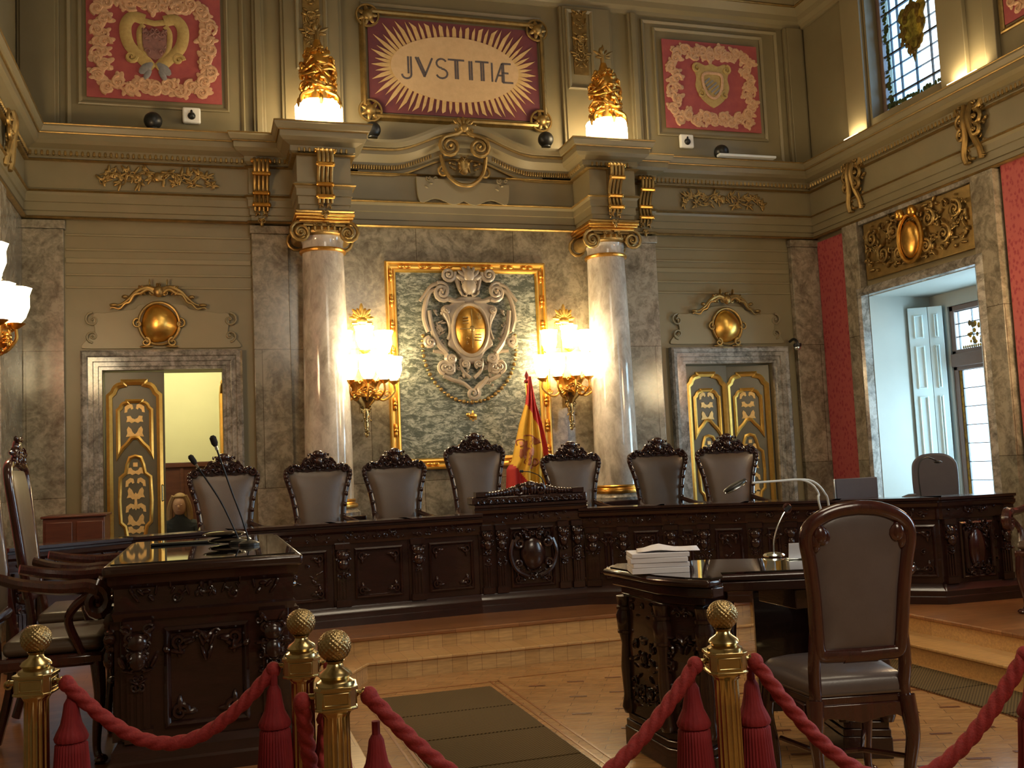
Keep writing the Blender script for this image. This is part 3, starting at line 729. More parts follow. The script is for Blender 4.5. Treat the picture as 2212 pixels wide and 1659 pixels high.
# ---- gilt corner frame with dark green marble and the carved escutcheon
t = thing('gold_framed_panel', 'dark green marble panel in a gold frame in the middle of the back wall', 'panel', (2.62, 9.965, 0))
FX0, FX1, FZ0, FZ1 = -.86, .86, 1.46, 3.60
bx(FX0+.04, FX1-.04, -.012, 0, FZ0+.04, FZ1-.04).build('marble_field', 'marble_green', t, smooth=False)
b = MB().sweep([(FX0, 0, FZ0), (FX0, 0, FZ1), (FX1, 0, FZ1), (FX1, 0, FZ0)],
    [(0, 0), (0, .045), (.012, .06), (.025, .06), (.035, .04), (.055, .03), (.075, .035), (.085, .05), (.10, .045), (.11, .03), (.115, .0)], up=(0, -1, 0), closed=True)
fr = b.build('frame', 'gold_bright', t, sharp=25)
b = MB(); rnd = random.Random(5)
for z in [FZ0+.14+.265*i for i in range(8)]:
    for x in (FX0+.055, FX1-.055):
        for q in (-1, 1): b.leaf(x, z, .07, .03, q*PI/2, -.045, .014)
        b.ell((x, -.05, z), .022, .016, .02)
for x in [FX0+.2+.22*i for i in range(7)]:
    for z in (FZ0+.055, FZ1-.055):
        for q in (0, PI): b.leaf(x, z, .07, .03, q, -.045, .014)
b.build('frame_leaves', 'gold', fr)
t = thing('carved_escutcheon', 'large carved stone escutcheon with scrolls and an oval metal boss', 'escutcheon', (2.62, 9.945, 2.88))
# plate
h = [(0, .36), (.12, .34), (.20, .27), (.26, .26), (.30, .20), (.235, .06), (.225, -.08), (.24, -.16), (.16, -.22), (.10, -.32), (.04, -.35), (0, -.36)]
P = [(p.x, p.z) for p in catmull([(a, 0, c) for a, c in h], 4)]; P += [(-x, z) for x, z in P[::-1][1:-1]]
MB().prism(P, -.07, 0).build('plate', 'stone_carved', t, bevel=.02, seg=3)
b = MB(); O = [(.185*math.cos(a), -.075, .0+.27*math.sin(a)) for a in [2*PI*i/40 for i in range(40)]]
b.tube(O, .022, 8, closed=True); b.build('oval_rim', 'stone_carved', t)
b = MB(); vs = [(0, -.14, 0)]; fs = []
for j in range(1, 9):
    for i in range(32):
        a = 2*PI*i/32; q = j/8; vs.append((.172*q*math.cos(a), -.14+.07*q*q, .255*q*math.sin(a)))
for i in range(32): fs.append([0, 1+i, 1+(i+1) % 32])
for j in range(7):
    for i in range(32): fs.append([1+j*32+i, 1+(j+1)*32+i, 1+(j+1)*32+(i+1) % 32, 1+j*32+(i+1) % 32])
b.add(vs, fs); bo = b.build('oval_boss', 'gold', t)
b = MB(); b.box(-.004, .004, -.147, -.12, -.20, .20).box(-.13, .13, -.147, -.115, -.004, .004)
b.ell((0, -.142, 0), .026, .012, .034)
for sx_, sz in ((-1, 1), (1, -1)):
    for i in range(3): b.box(sx_*.065-.03, sx_*.065+.03, -.14, -.125, sz*.09-.035+i*.03, sz*.09-.025+i*.03)
carve(b, .03, .10, .05, .15, -.125, 6, 2, (.008, .014), .01, False); carve(b, -.10, -.03, -.15, -.05, -.125, 6, 3, (.008, .014), .01, False)
b.build('boss_quarters', 'gold_dull', bo)
# scrolls of the escutcheon (left side, mirrored)
SCR = [
 ([(-.06, .36), (-.10, .44), (-.12, .52), (-.15, .60)], (-.215, .575), .075, -1, .028),
 ([(-.05, .30), (-.15, .30), (-.24, .33)], (-.285, .385), .085, -1, .030),
 ([(-.52, .30), (-.47, .36), (-.40, .45), (-.33, .48)], (-.30, .41), .085, -1, .024),
 ([(-.30, .42), (-.40, .40), (-.46, .28), (-.48, .12), (-.44, -.02)], (-.435, -.13), .055, 1, .030),
 ([(-.43, .20), (-.40, .0), (-.34, -.14), (-.26, -.24)], (-.22, -.30), .05, 1, .036),
 ([(-.27, .24), (-.22, .14), (-.21, .0), (-.24, -.10)], (-.25, .20), .03, 1, .018),
 ([(-.02, -.62), (-.10, -.55), (-.20, -.52), (-.30, -.47)], (-.29, -.385), .07, -1, .026),
 ([(-.40, -.22), (-.28, -.24), (-.20, -.34), (-.20, -.44)], (-.245, -.40), .055, -1, .026),
 ([(-.12, -.30), (-.10, -.42), (-.02, -.50)], (-.07, -.36), .04, 1, .02),
]
for s in (1, -1):
    for k_, (pt, c, r_, dr, th) in enumerate(SCR):
        b = MB(); P = catmull([(s*x, -.06, z) for x, z in pt], 4); b.tube(P, [th*(.7+.3*i/(len(P)-1)) for i in range(len(P))], 8)
        e = pt[-1]; st = math.atan2(e[1]-c[1], e[0]-c[0]); st = st if s == 1 else PI-st
        b.spiral(s*c[0], c[1], r_*1.0, 1.7, st, dr*s, -.075, th*.85, 7, depth=.02); b.build('scroll', 'stone_carved', t)
    b = MB(); carve(b, s*.36-.09, s*.36+.09, -.20, .30, -.05, 22, 13, (.016, .04), .03, False)
    carve(b, s*.14-.08, s*.14+.08, -.62, -.30, -.05, 14, 14, (.014, .035), .03, False)
    b.build('carved_foliage', 'stone_carved', t)
b = MB()
for i in range(7):
    a = PI*(.14+.72*i/6); b.leaf(.0, .50, .17, .06, a, -.08, .03)
b.ell((0, -.09, .45), .08, .04, .09); b.ell((0, -.10, .56), .06, .03, .07); carve(b, -.10, .10, .34, .50, -.09, 12, 9, (.015, .03), .03)
b.build('shell_crest', 'stone_carved', t)
b = MB(); b.spiral(.0, -.66, .07, 1.4, PI*.2, -1, -.07, .024, 7, tail=[(.16, -.50), (.11, -.56)], depth=.01)
b.build('bottom_scroll', 'stone_carved', t)
b = MB(); N_ = 40
for i in range(N_+1):
    u = i/N_*2-1; a = -PI/2+u*1.75; x = .50*math.cos(a)*1.0; z = -.16+.56*math.sin(a)*1.05
    b.ell((x, -.02, z), .022, .018, .014 if i % 2 else .022, 7, 5)
b.build('collar_chain', 'gold_dull', t)
b = MB(); b.ell((0, -.02, -.89), .045, .015, .025); b.ell((-.05, -.02, -.875), .02, .012, .02)
for x in (-.03, -.015, .02, .035): b.box(x-.004, x+.004, -.025, -.01, -.93, -.89)
b.ell((0, -.02, -.86), .012, .012, .03); carve(b, -.03, .03, -.96, -.92, -.015, 4, 6, (.006, .010), .008)
b.build('fleece_pendant', 'gold', t)
# ---- ornament above each door
def overdoor(label, x, y):
    t = thing('gilt_boss', label, 'ornament', (x, y, 2.76), 0, 'gilt ornaments above the doors')
    b = MB(); vs = [(0, -.13, .20)]; fs = []
    for j in range(1, 9):
        for i in range(30):
            a = 2*PI*i/30; q = j/8; wob = 1+.04*math.cos(3*a+.4)
            vs.append((.165*q*math.cos(a)*wob, -.13+.12*q**2.4, .20+.185*q*math.sin(a)*wob))
    for i in range(30): fs.append([0, 1+i, 1+(i+1) % 30])
    for j in range(7):
        for i in range(30): fs.append([1+j*30+i, 1+(j+1)*30+i, 1+(j+1)*30+(i+1) % 30, 1+j*30+(i+1) % 30])
    b.add(vs, fs); b.build('disc', 'gold_bright', t)
    b = MB(); b.tube([(.185*math.cos(a), -.02, .20+.205*math.sin(a)) for a in [2*PI*i/36 for i in range(36)]], .014, 7, closed=True)
    for s in (-1, 1):
        b.spiral(s*.19, .20, .05, 1.2, PI/2, -s, -.03, .012, 6); b.spiral(s*.12, .02, .045, 1.3, PI/2, s, -.03, .014, 6)
        b.leaf(s*.05, -.02, .13, .03, 0 if s > 0 else PI, -.02, .015)
    b.build('disc_frame', 'gold_dull', t)
    b = MB()
    for s in (-1, 1):
        P = catmull([(0, -.04, .50), (s*.10, -.05, .54), (s*.20, -.05, .50), (s*.27, -.04, .43), (s*.34, -.03, .38), (s*.43, -.02, .37)], 5)
        b.tube(P, [.03-.0009*i*1.0 for i in range(len(P))], 7)
        b.tube([(p.x, p.y-.01, p.z-.03-.01*math.sin(i)) for i, p in enumerate(P)], [.018-.0004*i for i in range(len(P))], 6)
        b.ell((s*.40, -.03, .375), .04, .02, .018); b.ell((s*.30, -.05, .45), .03, .025, .02)
    carve(b, -.16, .16, .44, .56, -.05, 16, 12, (.014, .03), .03); b.ell((0, -.06, .50), .05, .035, .055)
    b.build('ribbon_garland', 'gold_dull', t)
    return t
od = overdoor('gilt round boss with ribbon garland above the left door', -.42, 9.972)
dup(od, (5.64, 9.972, 2.72), 0, 'gilt round boss with ribbon garland above the right door')
# ---- door leaves
def mould(b, pts, r=.012, y=0., closed=True):
    """gilt moulding along an outline in x,z"""
    b.sweep([(x, y, z) for x, z in pts], [(-r, 0), (-r, r*.8), (0, r*1.3), (r, r*.8), (r, 0)], up=(0, -1, 0), closed=closed)
def notched(x0, x1, z0, z1, n, bottom=False):
    c = n; pts = [(x0, z0), (x0, z1-c)]
    for i in range(1, 5): a = -PI/2+PI/2*(i)/5; pts.append((x0+c*.25+c*.55*(1-math.cos((i/5)*PI/2))*1.0, z1-c+c*.80*math.sin((i/5)*PI/2)))
    pts += [(x0+c, z1-c*.15), (x0+c, z1), (x1-c, z1), (x1-c, z1-c*.15)]
    for i in range(4, 0, -1): pts.append((x1-c*.25-c*.55*(1-math.cos((i/5)*PI/2)), z1-c+c*.80*math.sin((i/5)*PI/2)))
    pts += [(x1, z1-c), (x1, z0)]
    return pts
def door_leaf(W_, H):
    t = bpy.data.objects.new('door_leaf', None); COL.objects.link(t)
    b = MB().box(0, W_, 0, .045, 0, H); b.build('panel', 'paint_dark_olive', t, bevel=.004)
    b = MB(); m_ = .045
    out = notched(m_, W_-m_, .14, H-.10, .13); mould(b, out, .028)
    up = notched(.12, W_-.12, H-.72, H-.28, .085); up = up[:-1]+[(W_-.12, H-.78)]; up[0] = (.12, H-.78)
    cen = [(W_-.16, H-.72), (W_-.20, H-.68), (W_/2+.03, H-.63), (W_/2, H-.625), (W_/2-.03, H-.63), (.20, H-.68), (.16, H-.72)]
    mould(b, up+cen, .019)
    cx = W_/2; hw = W_/2-.125
    zc = H-1.22
    hf = [(0, .42), (.05, .405), (.075, .34), (.09, .26), (.14, .22), (.145, .10), (.15, 0), (.145, -.10), (.14, -.20), (.10, -.24), (.085, -.32), (.05, -.38), (0, -.40)]
    L_ = [(cx+x*hw/.15, zc+z) for x, z in hf]; L_ += [(2*cx-x, z) for x, z in L_[::-1][1:-1]]
    mould(b, L_, .016)
    lo_ = [(.12, .22), (.12, H-1.72), (cx-.07, H-1.80), (cx, H-1.83), (cx+.07, H-1.80), (W_-.12, H-1.72), (W_-.12, .22)]
    mould(b, lo_, .017)
    b.build('gilt_moulding', 'gold_bright', t, sharp=30)
    b = MB()
    def blob(pts, cxx, czz, sc=1):
        for s in (-1, 1):
            P = [(cxx+s*x*sc, czz+z*sc) for x, z in pts]
            if s < 0: P = P[::-1]
            b.prism(P, -.008, 0)
    bow = [(0, .01), (.025, .02), (.04, .045), (.075, .04), (.07, .015), (.08, -.02), (.05, -.015), (.03, -.03), (0, -.015)]
    wing = [(0, -.02), (.02, .0), (.035, .035), (.06, .06), (.075, .03), (.07, -.01), (.085, -.045), (.05, -.04), (.03, -.06), (.0, -.05)]
    hook = [(.02, .05), (.05, .06), (.09, .03), (.095, -.03), (.07, -.025), (.065, .0), (.04, .02), (.03, .0), (.012, .01)]
    q = hw/.15
    for z, p in ((H-.36, hook), (H-.46, bow), (H-.575, wing)): blob(p, cx, z, q)
    for z, p in ((zc+.27, bow), (zc+.16, hook), (zc+.07, wing), (zc-.08, hook), (zc-.18, wing), (zc-.28, bow)): blob(p, cx, z, q)
    b.prism([(cx-.02, zc+.32), (cx+.02, zc+.32), (cx+.02, zc+.36), (cx-.02, zc+.36)], -.008, 0)
    b.prism([(cx-.018, zc-.06), (cx-.01, zc+.0), (cx-.02, zc+.05), (cx, zc+.08), (cx+.02, zc+.05), (cx+.01, zc), (cx+.018, zc-.06), (cx, zc-.09)], -.010, 0)
    for z, p in ((H-1.92, hook), (H-2.0, wing), (H-2.09, bow)): blob(p, cx, z, q)
    b.build('fretwork', 'gold_leaf_pale', t)
    b = MB(); b.tube([(W_-.03, -.03, 1.02), (W_-.03, -.03, 1.16)], .010, 8); b.ell((W_-.03, -.02, 1.02), .014, .02, .014); b.ell((W_-.03, -.02, 1.16), .014, .02, .014)
    b.build('door_handle', 'brass', t)
    return t
def copy_leaf(src, parent, loc, rz, mirror=False):
    c = src.copy(); COL.objects.link(c); c.parent = parent; c.location = loc; c.rotation_euler = (0, 0, rz)
    for ch in src.children:
        d = ch.copy(); COL.objects.link(d); d.parent = c
    if mirror: c.scale = (-1, 1, 1)
    return c
d1 = struct(bpy.data.objects.new('door_1', None)); COL.objects.link(d1); d1['label'] = 'olive double door with gilt mouldings, its right leaf standing open'; d1.location = (0, 0, 0)
lf = door_leaf(.535, LD[2]-DZ-.012); lf.parent = d1; lf.location = (LD[0]+.006, YB+.06, DZ+.003)
copy_leaf(lf, d1, (LD[1]-.006, YB+.10, DZ+.003), math.radians(-97), True)
d2 = struct(bpy.data.objects.new('door_2', None)); COL.objects.link(d2); d2['label'] = 'olive double door with gilt mouldings, right of the flag, nearly shut'
l2 = copy_leaf(lf, d2, (RD[0]+.006, YB+.06, DZ+.003), 0); l2.scale = (1.02, 1, .99)
l3 = copy_leaf(lf, d2, (RD[1]-.006, YB+.06, DZ+.003), math.radians(-14)); l3.scale = (-1.02, 1, .99)
# ---- tapestry-like painted panels
def curl_border(b, x0, x1, z0, z1, w_, rnd, y=-.006):
    def run(ax, a0, a1, c, sgn):
        n = max(2, int(abs(a1-a0)/(w_*.55)))
        for i in range(n):
            q = a0+(a1-a0)*(i+.5)/n; up_ = 1 if i % 2 else -1
            X, Z = (q, c+up_*w_*.16) if ax == 'x' else (c+up_*w_*.16, q)
            b.spiral(X, Z, w_*.36, 1.25, rnd.uniform(0, 6.28), up_, y, w_*.10, 6, rmin=.12)
            b.leaf(X, Z, w_*.6, w_*.3, rnd.uniform(0, 6.28), y, .005); b.leaf(X, Z, w_*.6, w_*.3, rnd.uniform(0, 6.28), y, .005); b.ell((X-up_*w_*.1, y, Z-up_*w_*.22), w_*.2, .004, w_*.2, 7, 4)
            b.ell((X, y, Z+up_*w_*.12), w_*.3, .004, w_*.22, 8, 4)
    run('x', x0+w_*.6, x1-w_*.6, z1-w_*.6, 1); run('x', x0+w_*.6, x1-w_*.6, z0+w_*.6, 1)
    run('z', z0+w_*.8, z1-w_*.8, x0+w_*.6, 1); run('z', z0+w_*.8, z1-w_*.8, x1-w_*.6, 1)
def tapestry(label, cx, x2, z0, z1, kind):
    t = thing('heraldic_tapestry', label, 'tapestry', (cx, YB-.025, z0)); rnd = random.Random(9); z1 -= z0; z0 = 0
    bx(-x2, x2, -.012, 0, z0, z1).build('red_cloth', 'tapestry_red', t, smooth=False)
    b = MB(); b.M = Matrix.Translation((0, -.012, 0)); curl_border(b, -x2+.02, x2-.02, z0+.02, z1-.02, .185, rnd); curl_border(b, -x2+.04, x2-.04, z0+.04, z1-.04, .15, rnd); b.build('scroll_border', 'tapestry_cream', t)
    zc = (z0+z1)/2
    if kind == 0:
        b = MB()
        for s in (-1, 1):
            P = catmull([(s*.02, -.02, zc-.24), (s*.13, -.02, zc-.13), (s*.24, -.02, zc+.0), (s*.265, -.02, zc+.17), (s*.20, -.02, zc+.27), (s*.09, -.02, zc+.25)], 5)
            b.tube(P, .056, 8, flat=.25, up0=(0, 1, 0)); b.spiral(s*.215, zc-.13, .055, 1.3, 0, s, -.02, .022, 6)
            P = catmull([(s*.02, -.02, zc-.20), (s*.12, -.02, zc-.05), (s*.14, -.02, zc+.12), (s*.10, -.02, zc+.20)], 5); b.tube(P, .026, 8, flat=.3, up0=(0, 1, 0))
        b.tube([(-.10, -.02, zc+.24), (0, -.02, zc+.22), (.10, -.02, zc+.24)], .03, 8, flat=.3)
        b.build('cartouche', 'tapestry_yellow', t)
        b = MB(); b.prism([(-.11, zc+.14), (.11, zc+.14), (.11, zc-.02), (.06, zc-.12), (0, zc-.15), (-.06, zc-.12), (-.11, zc-.02)], -.03, -.012); carve(b, -.10, .10, zc-.10, zc+.14, -.03, 14, 5, (.012, .03), .008); b.build('shield', 'tapestry_mauve', t)
        b = MB()
        for s in (-1, 1):
            b.leaf(s*.02, zc-.18, .17, .09, -.75 if s > 0 else PI+.75, -.03, .01); b.leaf(s*.04, zc-.24, .13, .06, -1.1 if s > 0 else PI+1.1, -.03, .01)
        b.build('ribbon', 'tapestry_grey', t)
    else:
        b = MB()
        h = [(0, .27), (.08, .24), (.17, .27), (.235, .22), (.20, .10), (.215, -.02), (.15, -.15), (.07, -.22), (0, -.26)]
        P = [(p.x, p.z+zc) for p in catmull([(a, 0, c) for a, c in h], 4)]; P += [(-x, z) for x, z in P[::-1][1:-1]]
        b.prism(P, -.02, -.012)
        for s in (-1, 1): b.spiral(s*.19, zc+.20, .055, 1.3, PI/2, -s, -.025, .018, 6); b.spiral(s*.15, zc-.10, .05, 1.3, PI/2, s, -.025, .016, 6)
        b.build('cartouche', 'tapestry_yellow', t)
        b = MB()
        b.tube(catmull([(-.12, -.03, zc+.12), (-.10, -.03, zc-.06), (0, -.03, zc-.15), (.10, -.03, zc-.06), (.12, -.03, zc+.12), (0, -.03, zc+.15)], 5, True), .018, 7, closed=True, flat=.4)
        b.build('shield_edge', 'tapestry_cream', t)
        b = MB()
        for i in range(5):
            o_ = -.10+.045*i
            b.M = Matrix.Translation((o_*.7, -.028, zc-.01-o_*.7+0)) @ Matrix.Rotation(-math.radians(40), 4, 'Y'); b.box(-.075+abs(o_)*.3, .075-abs(o_)*.3, -.003, .003, -.010, .010)
        b.M = Matrix(); b.build('shield_bars', 'tapestry_grey', t)
    return t
tapestry('red heraldic tapestry with a heart-shaped cartouche and grey-blue ribbon, upper left', -.42, .62, 5.15, 6.25, 0)
tapestry('red heraldic tapestry with a striped yellow shield, above the right door', 5.65, .61, 5.20, 6.24, 1)
# red picture on the upper right wall
t = thing('red_picture', 'red panel in a gilt frame high on the right wall, right of the window', 'picture', (XR-.004, 6.175, 0), TOE)
bx(-.72, .72, -.014, 0, 5.18, 6.34).build('red_cloth', 'tapestry_red', t, smooth=False)
b = MB(); b.M = Matrix.Translation((0, -.014, 0)); curl_border(b, -.69, .69, 5.20, 6.32, .15, random.Random(2)); b.build('scroll_border', 'tapestry_cream', t)
# ---- the painted inscription panel
t = thing('inscription_panel', 'sunburst panel with a cream oval reading JVSTITIAE above the cornice', 'sign', (AX, YB-.004, 5.69))
bx(-.93, .93, -.015, 0, -.51, .51).build('purple_field', 'purple_ground', t, smooth=False)
b = MB()
for i in range(64):
    a = 2*PI*i/64; ca, sa = math.cos(a), math.sin(a)
    px_, pz_ = .70*ca, .355*sa; k2 = min(.86/max(abs(ca), 1e-6), .455/max(abs(sa), 1e-6))
    n_ = Vector((ca/.70, 0, sa/.355)).normalized()
    L_ = (.21 if i % 2 == 0 else .15); L_ *= (1+.55*abs(ca*sa)*2)
    tx, tz = -sa*.70, ca*.355; tl = math.hypot(tx, tz); tx /= tl; tz /= tl; w_ = .020 if i % 2 == 0 else .015
    ex, ez = px_+n_.x*L_, pz_+n_.z*L_
    ex = max(-.90, min(.90, ex)); ez = max(-.485, min(.485, ez))
    mx_, mz_ = px_+n_.x*L_*.45, pz_+n_.z*L_*.45
    b.prism([(px_-tx*w_*1.1-n_.x*.03, pz_-tz*w_*1.1-n_.z*.03), (mx_-tx*w_, mz_-tz*w_), (ex, ez), (mx_+tx*w_, mz_+tz*w_), (px_+tx*w_*1.1-n_.x*.03, pz_+tz*w_*1.1-n_.z*.03)][::-1], -.022, -.012)
b.build('rays', 'ray_cream', t, smooth=False)
b = MB(); b.prism([(.70*math.cos(2*PI*i/60), .355*math.sin(2*PI*i/60)) for i in range(60)], -.030, -.012); ov = b.build('oval', 'cream_paint', t, smooth=False)
def stroke(b, pts, r=.012): b.tube([(x, -.031, z) for x, z in pts], r, 6, flat=.25, up0=(0, 1, 0))
b = MB(); H = .105
def arc(cx, cz, rx, rz, a0, a1, n=10): return [(cx+rx*math.cos(a0+(a1-a0)*i/n), cz+rz*math.sin(a0+(a1-a0)*i/n)) for i in range(n+1)]
X_ = -.585
g_ = [[(X_+.10, H), (X_+.10, -.09)]+arc(X_+.05, -.09, .05, .045, 0, -PI, 8), [(X_+.07, H), (X_+.07, -.08)],
      [(X_+.15, H), (X_+.24, -H)], [(X_+.24, -H), (X_+.33, H)], [(X_+.175, H), (X_+.255, -H*.8)],
      arc(X_+.43, .055, .055, .05, .5, PI*1.5, 10)+arc(X_+.43, -.055, .06, .052, PI/2, -PI*.9, 10),
      [(X_+.50, H), (X_+.68, H)], [(X_+.58, H), (X_+.58, -H)], [(X_+.605, H), (X_+.605, -H)],
      [(X_+.735, H), (X_+.735, -H)], [(X_+.76, H), (X_+.76, -H)],
      [(X_+.80, H), (X_+.95, H)], [(X_+.865, H), (X_+.865, -H)], [(X_+.89, H), (X_+.89, -H)],
      [(X_+.985, H), (X_+.985, -H)],
      [(X_+1.02, -H), (X_+1.10, H)], [(X_+1.10, H), (X_+1.10, -H)], [(X_+1.115, H), (X_+1.115, -H)], [(X_+1.05, -.03), (X_+1.11, -.03)],
      [(X_+1.10, H), (X_+1.20, H)], [(X_+1.10, .0), (X_+1.17, .0)], [(X_+1.10, -H), (X_+1.22, -H)]]
for g in g_: stroke(b, g, .0105)
b.build('lettering', 'letter_blue', ov)
b = MB()
fo = [(-.96, -.44), (-.96, .44), (-.88, .54), (.88, .54), (.96, .44), (.96, -.44), (.88, -.54), (-.88, -.54)]
b.sweep([(x, 0, z) for x, z in fo], [(-.0, 0), (.0, .05), (-.02, .06), (-.04, .05), (-.055, .02), (-.06, 0)], up=(0, -1, 0), closed=True)
fr = b.build('frame', 'gold_dull', t, sharp=25)
for sx_ in (-1, 1):
    for sz in (-1, 1):
        b = MB(); cx, cz = sx_*.93, sz*.51
        b.ell((cx, -.05, cz), .06, .05, .06, 12, 8)
        for i in range(7):
            a = 2*PI*i/7; b.leaf(cx, cz, .11, .05, a, -.045, .02)
        b.tube(arc3 if False else [(cx+.115*math.cos(a), -.04, cz+.115*math.sin(a)) for a in [2*PI*i/20 for i in range(20)]], .014, 6, closed=True)
        b.build('corner_rosette', 'gold_dull', fr)
# ---- gilt torch-like lamps on the cornice
def trophy(label, x, y):
    t = thing('gilt_lamp', label, 'lamp', (x, y, 4.808), 0, 'gilt trophy lamps standing on the cornice')
    b = MB(); m_ = lambda a, z: 1+.04*math.cos(6*a)
    b.lathe([(.205, .0), (.215, .02), (.215, .17), (.20, .19), (.12, .20)], n=36, mod=m_); b.build('lit_base', 'uplight_glass', t)
    b = MB(); rnd = random.Random(4)
    for s in (-1, 1): b.spiral(s*.12, .20, .07, 1.4, PI/2, -s, -.10, .018, 7, tail=[(0, .27), (s*.06, .29)])
    for k_ in range(3):
        a0 = -PI/2+(k_-1)*1.2; b.tube(catmull([(.19*math.cos(a0), .19*math.sin(a0), .14), (.20*math.cos(a0), .20*math.sin(a0), .20), (.12*math.cos(a0), .12*math.sin(a0), .27)], 5), .022, 7)
    b.build('scroll_feet', 'gold', t)
    b = MB(); b.lathe([(.12, .22), (.13, .30), (.15, .36), (.12, .44), (.14, .52), (.13, .60), (.085, .68), (.05, .72), (.03, .78)], n=20)
    for i in range(95):
        z = rnd.uniform(.24, .70); a = rnd.uniform(PI*.95, PI*2.05) if rnd.random() < .8 else rnd.uniform(0, PI); q = (.155 if z < .56 else .155-.55*(z-.56))
        c = (q*math.cos(a), q*math.sin(a), z); R = Matrix.Rotation(a, 3, 'Z') @ Matrix.Rotation(rnd.uniform(-1, 1), 3, 'X')
        b.ell(c, rnd.uniform(.012, .03), rnd.uniform(.03, .06), rnd.uniform(.012, .024), 7, 5, R)
    for z, r_ in ((.46, .17), (.50, .165), (.34, .165)):
        b.tube([(r_*math.cos(a), r_*math.sin(a)*.9, z+.03*math.sin(2*a+z*20)) for a in [2*PI*i/24 for i in range(24)]], .014, 6, closed=True)
    b.build('trophy_body', 'gold', t)
    b = MB(); b.tube([(0, 0, .74), (0, 0, .86)], .03, 8)
    for i in range(7): a = PI*i/6; b.leaf(0, .84, .13*(1 if i % 2 else .7), .03, a, -.01, .015)
    b.ell((-.02, -.01, .90), .03, .025, .04); b.build('finial', 'gold_dull', t); t.scale = (1.02, 1.02, 1.10)
    return t
tl = trophy('gilt trophy lamp with lit base on the cornice above the left column', 1.09, 9.47)
dup(tl, (4.09, 9.47, 4.808), 0, 'gilt trophy lamp with lit base on the cornice above the right column')
for x in (1.09, 4.09): point('trophy_uplight', (x, 9.20, 4.98), 3.0, WARM, .08)
for x, lab in ((1.09, 'narrow carved drop on the wall above the left gilt lamp'), (4.02, 'narrow carved drop on the wall above the right gilt lamp')):
    b = MB().box(-.085, .085, -.015, 0, 5.72, 6.44); carve(b, -.07, .07, 5.74, 6.42, -.02, 34, 17, (.014, .034), .03)
    tag(b.build('carved_drop', 'gold_dull'), lab, 'ornament', 'carved drops above the gilt lamps', loc=(x, 9.925, 0))
# uplight boxes on the ledge of the right wall
for y0, y1, lab in ((8.86, 9.12, 'glowing light box on the right ledge, left of the high window'), (7.12, 7.52, 'glowing light box on the right ledge, right of the high window')):
    t = thing('light_box', lab, 'lamp', (XR-.12, (y0+y1)/2, 4.802), TOE, 'light boxes on the right-hand ledge')
    h_ = (y1-y0)/2; bx(-h_, h_, -.05, .05, 0, .022).build('tray', 'white_enamel', t, bevel=.004)
    bx(-h_+.01, h_-.01, -.04, .04, .022, .06).build('diffuser', 'niche_light_glass', t, bevel=.008)
    area('light_box_light', (XR-.10, (y0+y1)/2, 4.90), (math.radians(180), math.radians(0), 0), .05, y1-y0, 2.2 if y0 > 8 else 6.0, WARM)
# ---- small devices on the ledge
def bell(label, x, z):
    t = thing('fire_bell', label, 'alarm', (x, YB-.004, z), 0, 'white alarm boxes below the tapestries')
    bx(-.085, .085, -.05, 0, -.08, .08).build('casing', 'white_plastic', t, bevel=.018, seg=3)
    b = MB().lathe([(.038, 0), (.036, .012), (.02, .03), (.008, .036)], c=(0, -.05, -.01), n=18, axis='y'); b.ell((0, -.06, .03), .012, .008, .02); b.build('bell', 'black_plastic', t)
    return t
f0 = bell('white alarm box below the left tapestry', -.09, 5.02); dup(f0, (5.28, YB-.004, 5.05), 0, 'white alarm box below the right tapestry')
def spk(label, x, y=9.80):
    t = thing('dome_speaker', label, 'speaker', (x, y, 4.802), 0, 'black dome speakers on the ledge')
    MB().lathe([(.05, 0), (.05, .012), (.02, .02)], n=18).build('foot', 'black_plastic', t)
    MB().ell((0, 0, .085), .085, .085, .085, 20, 12).build('globe', 'black_plastic', t); return t
s0 = spk('black dome speaker on the ledge below the left tapestry', -.44)
dup(s0, (1.66, 9.80, 4.835), label='black dome speaker right of the left gilt lamp'); dup(s0, (3.52, 9.80, 4.835), label='black dome speaker left of the right gilt lamp')
dup(s0, (5.62, 9.80, 4.802), label='black dome speaker on the ledge below the right tapestry')
tag(bx(-.36, .36, -.04, .04, 0, .03).build('light_trough', 'white_enamel', bevel=.008), 'long white trough lying on the ledge at the right of the back wall', 'light fitting', loc=(5.88, 9.70, 4.802))
# dome camera beside the right door
t = thing('security_camera', 'small dome camera on a dark bracket at the top right of the right door', 'camera', (6.44, 9.93, 2.68))
MB().tube(catmull([(0, .03, .06), (0, -.05, .08), (0, -.11, .05), (0, -.12, .02)], 4), .016, 8).build('bracket', 'black_plastic', t)
MB().lathe([(.045, .02), (.048, 0), (.04, -.02)], c=(0, -.12, 0), n=18).build('housing', 'black_plastic', t)
MB().ell((0, -.12, -.025), .038, .038, .035, 16, 10).build('dome', 'chrome', t)
